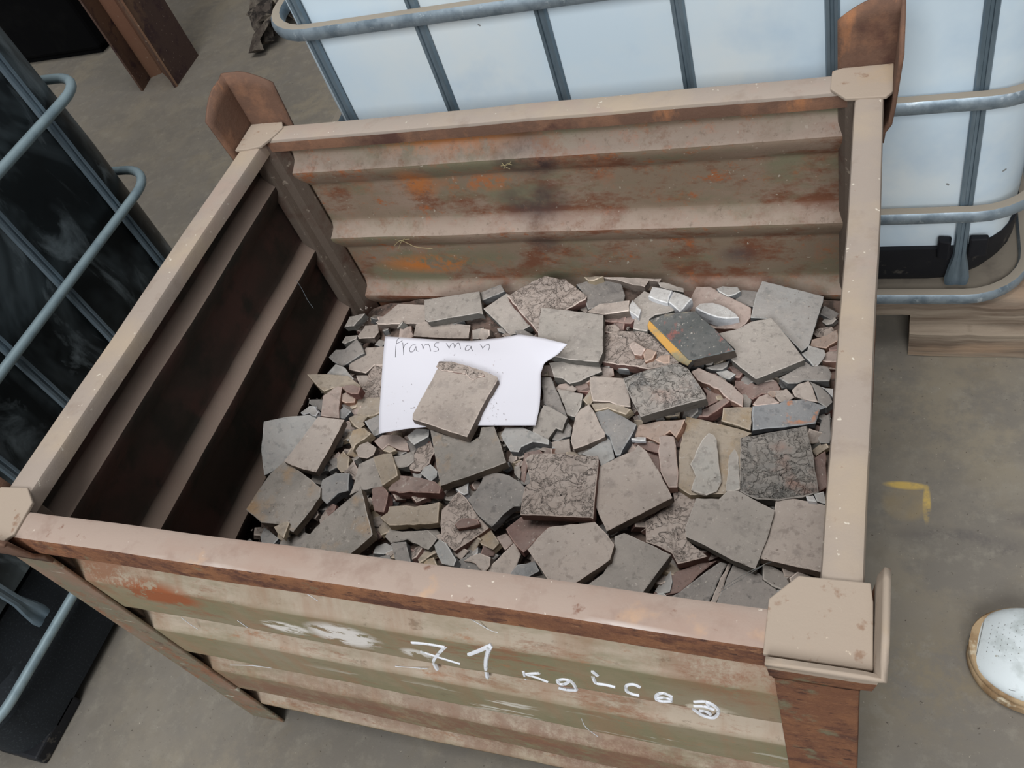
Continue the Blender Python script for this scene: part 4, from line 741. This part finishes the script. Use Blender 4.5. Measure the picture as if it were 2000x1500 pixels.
# fine grit sprinkled over the pile: nobody could count it
gr = MB()
for k in range(1500):
    px, py = RNG.uniform(480, 1640), RNG.uniform(560, 1190)
    if not inside((px, py), VIS) or inside((px, py), PAPER) or any(inside((px, py), t) for t in TRACED): continue
    z0 = zmound(px, py) - RNG.uniform(.014, .026); c = at_z(px, py, z0)
    if not (.06 < c.x < L - .06 and .06 < c.y < W - .06): continue
    r = RNG.uniform(.002, .006); vs = [c + Vector((RNG.gauss(0, 1), RNG.gauss(0, 1), RNG.gauss(0, 1))).normalized() * r for _ in range(4)]
    gr.add(vs, [(0, 1, 2), (0, 2, 3), (0, 3, 1), (1, 3, 2)])
for px, p0, n, key in PLANES:
    xs = [p[0] for p in px]; ys = [p[1] for p in px]; ar = (max(xs) - min(xs)) * (max(ys) - min(ys)); k = int(ar / (650 if key in ('crackle', 'crust', 'maroon', 'orange') else 1500))
    cl = [(RNG.uniform(min(xs), max(xs)), RNG.uniform(min(ys), max(ys))) for _ in range(2)]
    for _ in range(k):
        if RNG.random() < .6: c0 = RNG.choice(cl); q = (RNG.gauss(c0[0], 9), RNG.gauss(c0[1], 7))
        else: q = (RNG.uniform(min(xs), max(xs)), RNG.uniform(min(ys), max(ys)))
        if not inside(q, px) or inside(q, PAPER): continue
        c = at_plane(q[0], q[1], p0, n); rr = RNG.uniform(.0008, .0024); vs = [c + n * rr * .4 + Vector((RNG.gauss(0, 1), RNG.gauss(0, 1), RNG.gauss(0, .6))).normalized() * rr for _ in range(4)]
        gr.add(vs, [(0, 1, 2), (0, 2, 3), (0, 3, 1), (1, 3, 2)])
for _ in range(90):      # crumbs that fell from the tile onto the paper
    q = (RNG.uniform(860, 985), RNG.uniform(688, 742)) if RNG.random() < .35 else ((RNG.gauss(968, 14), RNG.gauss(790, 26)) if RNG.random() < .6 else (RNG.gauss(790, 18), RNG.gauss(790, 22)))
    if inside(q, PIECES_TOP): continue
    c = at_z(q[0], q[1], .4405); rr = RNG.uniform(.0006, .0016); vs = [c + Vector((RNG.gauss(0, 1), RNG.gauss(0, 1), RNG.gauss(0, .6))).normalized() * rr for _ in range(4)]
    gr.add(vs, [(0, 1, 2), (0, 2, 3), (0, 3, 1), (1, 3, 2)])
tag(gr.build('stone_grit', M['crackle']), 'fine grit and crumbs filling the gaps of the pile', 'grit', kind='stuff')
# ---------------------------------------------------------------- paper with a name
def paper_px(s, t):
    top = [(752, 657), (800, 660), (860, 664), (920, 666), (975, 660), (1015, 653), (1060, 660), (1108, 672)]
    bot = [(740, 847), (790, 838), (820, 835), (860, 831), (910, 831), (960, 831), (1005, 831), (1046, 831)]
    lef = [(752, 657), (748, 700), (745, 745), (741, 800), (740, 847)]
    rig = [(1108, 672), (1090, 692), (1063, 709), (1056, 730), (1056, 765), (1054, 795), (1046, 831)]
    def ev(l, u):
        u = u * (len(l) - 1); i = min(int(u), len(l) - 2); f = u - i; return Vector((l[i][0] * (1 - f) + l[i + 1][0] * f, l[i][1] * (1 - f) + l[i + 1][1] * f))
    a, b, c, d = ev(top, s), ev(bot, s), ev(lef, t), ev(rig, t)
    return a * (1 - t) + b * t + c * (1 - s) + d * s - (Vector(top[0]) * (1 - s) * (1 - t) + Vector(top[-1]) * s * (1 - t) + Vector(bot[0]) * (1 - s) * t + Vector(bot[-1]) * s * t)
def paper_z(x, y):
    z = .4385 + .006 * math.sin((x - 740) / 45) * max(0, (740 - y) / 90) - .004 * max(0, (y - 800) / 40) * max(0, (x - 880) / 120)
    d = math.hypot((x - 1108) / 75, (y - 668) / 60); z += .030 * max(0, 1 - d) ** 1.2
    return z - .010 * max(0, (690 - y) / 30) * max(0, 1 - abs(x - 930) / 90) * .6
npx, npy = 44, 26; pv = []; pf = []
for i in range(npx + 1):
    for j in range(npy + 1):
        q = paper_px(i / npx, j / npy); pv.append(at_z(q.x, q.y, paper_z(q.x, q.y)))
for i in range(npx):
    for j in range(npy): a = i * (npy + 1) + j; pf.append((a, a + 1, a + npy + 2, a + npy + 1))
pap = obj('paper_sheet', pv, pf, M['paper'], smooth=True, solid=.0005)
tag(pap, 'white sheet of paper with a pencilled name, lying on the broken tiles', 'paper')
def A5(*ls): return [T(600, 480, 5, l) for l in ls]
pen = A5([(900, 905), (878, 925), (866, 990), (862, 1090)], [(868, 960), (900, 945), (930, 928)], [(934, 948), (938, 1000), (942, 1068)], [(940, 1005), (955, 968), (985, 950)],
    [(1062, 972), (1030, 970), (1002, 1005), (1008, 1038), (1040, 1030), (1062, 985), (1066, 1020), (1085, 1032)], [(1118, 960), (1128, 985), (1132, 1012)], [(1132, 1005), (1150, 970), (1185, 965), (1200, 1000), (1207, 1032)],
    [(1288, 948), (1255, 952), (1243, 980), (1275, 998), (1282, 1020), (1262, 1032), (1232, 1030)], [(1358, 955), (1372, 975), (1388, 1005)], [(1388, 1000), (1405, 965), (1430, 955), (1440, 1000)], [(1440, 998), (1460, 958), (1485, 955), (1498, 1008)],
    [(1592, 975), (1562, 978), (1542, 1010), (1560, 1028), (1588, 1010), (1600, 982)], [(1600, 982), (1605, 1010), (1618, 1030)], [(1690, 968), (1705, 985), (1715, 1005)], [(1715, 1002), (1740, 975), (1772, 965), (1782, 988), (1768, 1025)])
def on_paper(x, y): 
    p = at_z(x, y, paper_z(x, y)); return p + Vector((0, 0, .0005))
strokes('handwriting', pen, on_paper, .00058, M['pencil'], pap, flat=(0, 0, 1))
# ---------------------------------------------------------------- white intermediate bulk container behind
def ibc(label, x0, y0, x1, y1, mats, bars_x, bars_y, hz, tubeprof, tr, tank_z, bottom):
    tank_m, tube_m, bar_m = mats
    t = empty('bulk_container', ((x0 + x1) / 2, (y0 + y1) / 2, 0), label, 'container', None)
    z0, z1 = tank_z; r = .11; ins = .032
    loops = []
    for z, k in ((z0, .03), (z0 + .02, .006), (z0 + .10, .002), (z0 + .5, -.004), (z1 - .12, 0), (z1 - .04, .015), (z1, .06)):
        loops.append(rpath(x0 + ins + k, y0 + ins + k, x1 - ins - k, y1 - ins - k, r, z))
    v = [p for l in loops for p in l]; k = len(loops[0]); f = []
    for i in range(len(loops) - 1):
        for j in range(k): f.append((i * k + j, i * k + (j + 1) % k, (i + 1) * k + (j + 1) % k, (i + 1) * k + j))
    f += [tuple(range(k - 1, -1, -1)), tuple((len(loops) - 1) * k + j for j in range(k))]
    obj('tank', v, f, tank_m, t, smooth=True)
    for z in hz:
        mb = MB(); pth = rpath(x0, y0, x1, y1, tr, z)
        n = len(pth); P2 = []
        for i in range(n):
            a, b = Vector(pth[i]), Vector(pth[(i + 1) % n]); q = max(1, int((b - a).length / .05))
            for w in range(q):
                p = a.lerp(b, w / q); P2.append(p)
        mb.sweep(P2, tubeprof, closed=True); mb.build('cage_tube', tube_m, t, smooth=True)
    def bar(x, y, ax):
        mb = MB(); top = tank_z[1] - .02; pts = []; zs = [bottom, bottom + .02, bottom + .05, bottom + .09]
        z = bottom + .12
        while z < top: zs.append(z); z += .04
        wdt = [.022, .024, .020, .013] + [.0125] * (len(zs) - 4); v = []; f = []
        for i, zz in enumerate(zs):
            dent = .005 * math.exp(-((zz - hz[1] - .13) / .012) ** 2) + .003 * math.exp(-((zz - hz[0] - .15) / .012) ** 2)
            w2 = wdt[i]; dp = .009 if i > 2 else .004
            for a, b in ((-w2, 0), (-w2 * .8, -dp), (-w2 * .3, -dp), (-w2 * .2, -dp * .55), (w2 * .2, -dp * .55), (w2 * .3, -dp), (w2 * .8, -dp), (w2, 0)):
                b += dent if b < 0 else 0
                v.append((x + a, y + b + .004, zz) if ax == 'f' else ((x + a, y - b - .004, zz) if ax == 'b' else ((x - b - .004, y + a, zz) if ax == 'r' else (x + b + .004, y + a, zz))))
        for i in range(len(zs) - 1):
            for j in range(8): f.append((i * 8 + j, i * 8 + (j + 1) % 8, (i + 1) * 8 + (j + 1) % 8, (i + 1) * 8 + j))
        f += [tuple(range(7, -1, -1)), tuple((len(zs) - 1) * 8 + j for j in range(8))]
        obj('cage_bar', v, f, bar_m, t, smooth=True)
    for x in bars_x: bar(x, y0 + .022, 'f')
    for y in bars_y: bar(x1 - .022, y, 'r')
    return t
i1 = ibc('white plastic bulk container in a galvanised tube cage behind the stillage', .022, 1.105, 1.535, 2.35, (M['tank'], M['galv'], M['galv_bar']),
    (.130, .385, .638, .893, 1.152, 1.396), (1.35, 1.6, 1.85), (.168, .402, .664, .955, 1.22), [(-.011, -.012), (-.003, -.014), (.001, -.007), (.006, -.007), (.010, -.013), (.013, -.006), (.013, .006), (.008, .013), (-.010, .013), (-.014, .006), (-.014, -.006)][::-1], .125, (.262, 1.34), .18)
def child(mb, name, mat, par, **k): return mb.build(name, mat, par, **k)
b = MB(); ls = [rpath(.07, 1.15, 1.50, 2.31, .16, .178), rpath(.052, 1.135, 1.51, 2.32, .16, .21), rpath(.048, 1.131, 1.512, 2.325, .15, .276), rpath(.048, 1.131, 1.512, 2.325, .15, .284), rpath(.09, 1.17, 1.47, 2.29, .12, .284)]
v = [p for l in ls for p in l]; k = len(ls[0]); f = [tuple(range(k - 1, -1, -1))]
for i in range(len(ls) - 1):
    for j in range(k): f.append((i * k + j, i * k + (j + 1) % k, (i + 1) * k + (j + 1) % k, (i + 1) * k + j))
f.append(tuple((len(ls) - 1) * k + j for j in range(k)))
obj('base_tray', v, f, M['black'], i1, smooth=True)
MB().prism([p[:2] for p in rpath(.03, 1.112, 1.528, 2.34, .12, 0)], .160, .166).build('base_plate', surf('dusty_sheet', (140, 130, 116), [nz(8, .5, .65, (116, 106, 96))], rough=.8), i1)
for cp in ([(1.352, 1.116), (1.375, 1.110), (1.378, 1.131), (1.352, 1.134)], [(1.41, 1.118), (1.445, 1.120), (1.445, 1.134), (1.41, 1.134)]):
    MB().prism(cp, .270, .322).build('tray_clip', M['black'], i1, bevel=.004)
w = MB(); nx = 40; zz = []
def plank(mb, x0, x1, y0, y1, z0, z1, n=36, amp=.005, seed=0):
    v = []; f = []
    for i in range(n + 1):
        x = x0 + (x1 - x0) * i / n
        a = amp * noise.noise(Vector((x * 9, seed, 1))); b = amp * noise.noise(Vector((x * 7, seed, 5))); c = amp * .6 * noise.noise(Vector((x * 22, seed, 9)))
        v += [(x, y0 + a, z0 + .2 * b), (x, y0 + a * .6 + c, (z0 + z1) / 2), (x, y0 + a + c, z1 - .004 + b * .5), (x, y0 + .006 + a, z1 + b * .5), (x, y1, z1 + b * .5), (x, y1, z0 + .2 * b)]
    for i in range(n):
        for j in range(6): f.append((i * 6 + j, i * 6 + (j + 1) % 6, (i + 1) * 6 + (j + 1) % 6, (i + 1) * 6 + j))
    f += [tuple(range(5, -1, -1)), tuple(n * 6 + j for j in range(6))]; mb.add(v, f)
pal = empty('wooden_pallet', (.78, 1.72, 0), 'weathered wooden pallet under the white bulk container', 'pallet')
for i, yy in enumerate((1.098, 1.55, 2.02)):
    mb = MB(); plank(mb, .03, 1.60, yy, yy + .11, .112, .146, seed=i, amp=.009); mb.build('deck_board', M['wood'], pal, smooth=True)
    for xx in (.03, .66, 1.31):
        mb = MB(); plank(mb, xx, xx + .30, yy + .005, yy + .11, .080, .111, seed=i + xx, amp=.004); mb.build('block', M['wood'], pal, smooth=True)
for i, (xx, x2) in enumerate(((.03, .33), (.66, .96), (1.31, 1.62))):
    for yy in (1.075, 1.55, 2.02):
        mb = MB(); plank(mb, xx, x2, yy, yy + .12, .002, .079, seed=i + 9, amp=.008); mb.build('runner_board', M['wood'], pal, smooth=True)
# ---------------------------------------------------------------- dark container at the left
i2 = ibc('dark sooty bulk container in a grey tube cage, left of the stillage', -1.70, -.22, -.455, 1.075, (M['tank_dark'], M['tube_grey'], M['galv_bar']),
    (-1.4, -1.1, -.8), (.06, .273, .470, .672, .925), (.205, .675, .945, 1.2), circ(.0115, 10), .10, (.30, 1.32), .22)
ls = [rpath(-1.70, -.20, -.475, 1.05, .08, .03), rpath(-1.70, -.20, -.475, 1.05, .08, .16), rpath(-1.66, -.16, -.505, 1.01, .12, .20), rpath(-1.66, -.16, -.505, 1.01, .12, .30)]
v = [p for l in ls for p in l]; k = len(ls[0]); f = [tuple(range(k - 1, -1, -1))]
for i in range(len(ls) - 1):
    for j in range(k): f.append((i * k + j, i * k + (j + 1) % k, (i + 1) * k + (j + 1) % k, (i + 1) * k + j))
f.append(tuple((len(ls) - 1) * k + j for j in range(k)))
obj('base_tray', v, f, M['charcoal'], i2, smooth=True)
for yy in (-.20, .33, .90):
    for xx in (-1.68, -1.15, -.62): MB().box((xx, yy, 0), (xx + .145, yy + .15, .04)).build('pallet_foot', M['black'], i2, bevel=.006)
# ---------------------------------------------------------------- steel column, black filler boxes, bark in the background
colm = empty('steel_column', (-1.93, 2.68, 0), 'rusty steel channel column standing on the floor at the upper left', 'column')
MB().prism([(-2.035, 2.605), (-2.022, 2.604), (-2.045, 2.712), (-2.057, 2.708)], 0, 2.6).build('flange', M['col_rust'], colm)
MB().prism([(-2.057, 2.708), (-1.995, 2.745), (-1.99, 2.758), (-2.062, 2.722)], 0, 2.6).build('web', M['col_orange'], colm)
MB().prism([(-1.988, 2.742), (-1.817, 2.604), (-1.812, 2.612), (-1.976, 2.752)], 0, 2.6).build('web', M['col_orange'], colm)
MB().prism([(-1.817, 2.604), (-1.840, 2.864), (-1.852, 2.863), (-1.828, 2.600)], 0, 2.6).build('flange', M['col_rust'], colm)
def crate(label, x0, y0, x1, y1, h):  # plain black box added to fill the shadowy dark background
    t = empty('black_filler', ((x0 + x1) / 2, (y0 + y1) / 2, 0), label, 'filler')
    MB().box((x0, y0, .03), (x1, y1, h)).build('body', M['dark_fill'], t, bevel=.02)
    MB().box((x0 + .03, y0 + .03, 0), (x1 - .03, y1 - .03, .03)).build('filler_base', M['dark_fill'], t)
crate('tall black cabinet added in the dark area left of the rusty column', -3.9, 3.0, -2.55, 3.9, 2.0)
crate('low black cabinet added in the dark blur behind the rusty column', -2.55, 3.55, -1.62, 4.3, 1.2)
mb = MB(); rg = random.Random(3)
cr_ = MB()
for k in range(9):
    cx, cy = -1.38 + rg.uniform(-.08, .08), 3.02 + rg.uniform(-.12, .35); pts = []
    for i in range(10):
        t = i / 9; pts.append((cx + rg.uniform(-.03, .03) + .05 * math.sin(k + t * 5), cy + (t - .5) * .30 + rg.uniform(-.02, .02), .03 + .11 * math.sin(t * 3.1) * rg.uniform(.5, 1.3)))
    w = rg.uniform(.02, .045); cr_.sweep(pts, [(-w, -.004), (0, .012), (w, -.002), (0, -.012)])
tag(cr_.build('bark_heap', M['crumple'], origin=(-1.38, 3.05, 0)), 'crumpled dark scrap heap on the floor beside the white container', 'scrap')
# ---------------------------------------------------------------- sneaker at the right edge
shoe = empty('sneaker', (1.58, .29, 0), 'worn white leather sneaker with a dirty tan sole at the right edge', 'shoe')
ANG = math.radians(-12); TOE = Vector((1.416, .388, 0)); ax = Vector((math.cos(ANG), math.sin(ANG), 0)); sdv = Vector((-ax.y, ax.x, 0)); SL = .355
def hw(t): # half width along the length, t 0..1
    return .089 * (1 - (1 - min(1, t / .30)) ** 2.2) ** .5 * (1 - .26 * math.exp(-((t - .62) / .16) ** 2)) * (1 if t < .82 else max(.02, 1 - ((t - .82) / .18) ** 2.6) ** .5 * 1.0)
def sp(t, a, z, off=0): # a: -1..1 across
    bend = -.012 * math.sin(t * 3.1); return TOE + ax * (t * SL) + sdv * (a * (hw(t) + off) + bend * 0) + Vector((0, 0, z))
def shell(name, zlo, zhi, off, mat, n=36, rounds=0.006):
    v = []; f = []; ts = [.004 + .992 * (1 - math.cos(math.pi * i / n)) / 2 for i in range(n + 1)]
    ring = [(t, 1) for t in ts] + [(t, -1) for t in reversed(ts)]
    lv = [(zlo, off - .004), (zlo + .003, off), ((zlo + zhi) / 2, off + .0015), (zhi - .003, off), (zhi, off - .004)]
    for z, o in lv: v += [sp(t, a, z + (.012 * max(0, 1 - t / .12) ** 2 if z > zlo + .01 else .006 * max(0, 1 - t / .1)), o) for t, a in ring]
    k = len(ring)
    for i in range(len(lv) - 1):
        for j in range(k): f.append((i * k + j, i * k + (j + 1) % k, (i + 1) * k + (j + 1) % k, (i + 1) * k + j))
    f += [tuple(range(k - 1, -1, -1)), tuple((len(lv) - 1) * k + j for j in range(k))]
    return obj(name, v, f, mat, shoe, smooth=True)
shell('sole', 0.001, .026, .004, M['shoe_sole']); shell('foxing', .024, .040, .001, M['shoe_sole'])
def top_h(t): return .030 + .050 * (1 - math.exp(-t * 9)) + .062 * max(0, min(1, (t - .30) / .38)) ** 1.2
def uppt(t, a):   # arch across, a -1..1
    s = math.sin(a * math.pi / 2); c = max(0, math.cos(a * math.pi / 2)) ** .62
    return sp(t, s * (1 - .30 * max(0, (t - .3)) * c), .034 + (top_h(t) - .034) * c, -.004)
v = []; f = []; n1, n2 = 40, 24
for i in range(n1 + 1):
    t = .004 + .99 * i / n1
    for j in range(n2 + 1): v.append(uppt(t, -1 + 2 * j / n2))
for i in range(n1):
    for j in range(n2):
        tt = i / n1; aa = abs(-1 + 2 * (j + .5) / n2)
        if tt > .62 and tt < .95 and aa < .38: continue      # ankle opening
        a = i * (n2 + 1) + j; f.append((a, a + n2 + 1, a + n2 + 2, a + 1))
obj('upper', v, f, M['shoe'], shoe, smooth=True, solid=.002)
def shoe_line(pts, r=.0008): mb = MB(); mb.sweep([uppt(t, a) + Vector((0, 0, .0012)) for t, a in pts], circ(r, 6)); return mb
s1 = shoe_line([(.05 + .0 * k, a) for k, a in enumerate([-.9, -.75, -.5, -.25, 0, .25, .5, .75, .9])]); s1.build('seam', M['stitch'], shoe)
shoe_line([(.62, -.52), (.45, -.46), (.32, -.40), (.26, -.28), (.25, -.1), (.25, .1), (.26, .28), (.32, .40), (.45, .46), (.62, .52)]).build('seam', M['stitch'], shoe)
shoe_line([(.10, -.93), (.22, -.80), (.36, -.74), (.5, -.78), (.62, -.85)]).build('seam', M['stitch'], shoe); shoe_line([(.10, .93), (.22, .80), (.36, .74), (.5, .78), (.62, .85)]).build('seam', M['stitch'], shoe)
mb = MB()
for i in range(6):
    for j in range(-3, 4):
        p = uppt(.09 + .026 * i, j * .09 + (.04 if i % 2 else 0)); mb.prism([(p.x + .0014 * math.cos(q * 1.05), p.y + .0014 * math.sin(q * 1.05)) for q in range(6)], p.z - .001, p.z + .0009)
mb.build('vent_hole', M['stitch'], shoe)
v = []; f = []
for i in range(13):
    for j in range(7): v.append(uppt(.30 + .33 * i / 12, -.2 + .4 * j / 6) + Vector((0, 0, .003)))
for i in range(12):
    for j in range(6): a = i * 7 + j; f.append((a, a + 7, a + 8, a + 1))
obj('tongue', v, f, M['shoe_grey'], shoe, smooth=True, solid=.003)
for i in range(5):
    t = .31 + .065 * i; mb = MB(); mb.sweep([uppt(t + .01 * math.sin(q), a) + Vector((0, 0, .007)) for q, a in enumerate((-.36, -.2, 0, .2, .36))], [(-.004, -.001), (.004, -.001), (.004, .0015), (-.004, .0015)]); mb.build('lace', M['shoe'], shoe)
# cobweb threads in the front right corner of the pile
cw = MB()
for ln in ([(720, 1190), (900, 1080), (1180, 905)], [(740, 1150), (960, 1010), (1190, 900)], [(1060, 970), (1180, 905), (1230, 890)]):
    cw.sweep([at_z(*T(1260, 920, 5, [p])[0], .43 + .012 * i) for i, p in enumerate(ln)], circ(.0004, 5))
tag(cw.build('cobweb', M['galv']), 'thin cobweb threads across the front right corner of the pile', 'cobweb', kind='stuff')

# wisps of dry grass caught on the ridges of the rear panel, and a loose web thread on the left panel
def wisp(label, lines, yy, org):
    mb = MB()
    for ln in lines: mb.sweep([at_plane(x, y, (0, yy - .0015 * i, 0), Vector((0, 1, 0))) for i, (x, y) in enumerate(smooth_pts(ln))], circ(.0006, 5))
    tag(mb.build('dry_grass', M['straw'], origin=org, smooth=True), label, 'dry grass')
wisp('wisps of dry grass hanging on the middle ridge of the rear panel, left side', [[(782, 474), (790, 468), (800, 467)], [(770, 480), (782, 470), (798, 476), (812, 482), (845, 486)], [(778, 486), (784, 472), (790, 466)], [(772, 468), (788, 470)]], .940, (.3, .935, .54))
wisp('small tuft of dry grass on the upper ridge beside the dark stain', [[(980, 318), (988, 326), (996, 330)], [(984, 330), (990, 320), (1000, 322)], [(978, 324), (992, 322), (998, 316)]], .940, (.55, .935, .735))
th = MB(); th.sweep([at_plane(x, y, (.045 + .002 * i, 0, 0), Vector((1, 0, 0))) for i, (x, y) in enumerate([(578, 545), (590, 565), (600, 585), (612, 602)])], circ(.0005, 5))
tag(th.build('cobweb', M['galv'], origin=(.05, .8, .45)), 'single cobweb thread hanging on the inside of the left panel', 'cobweb')
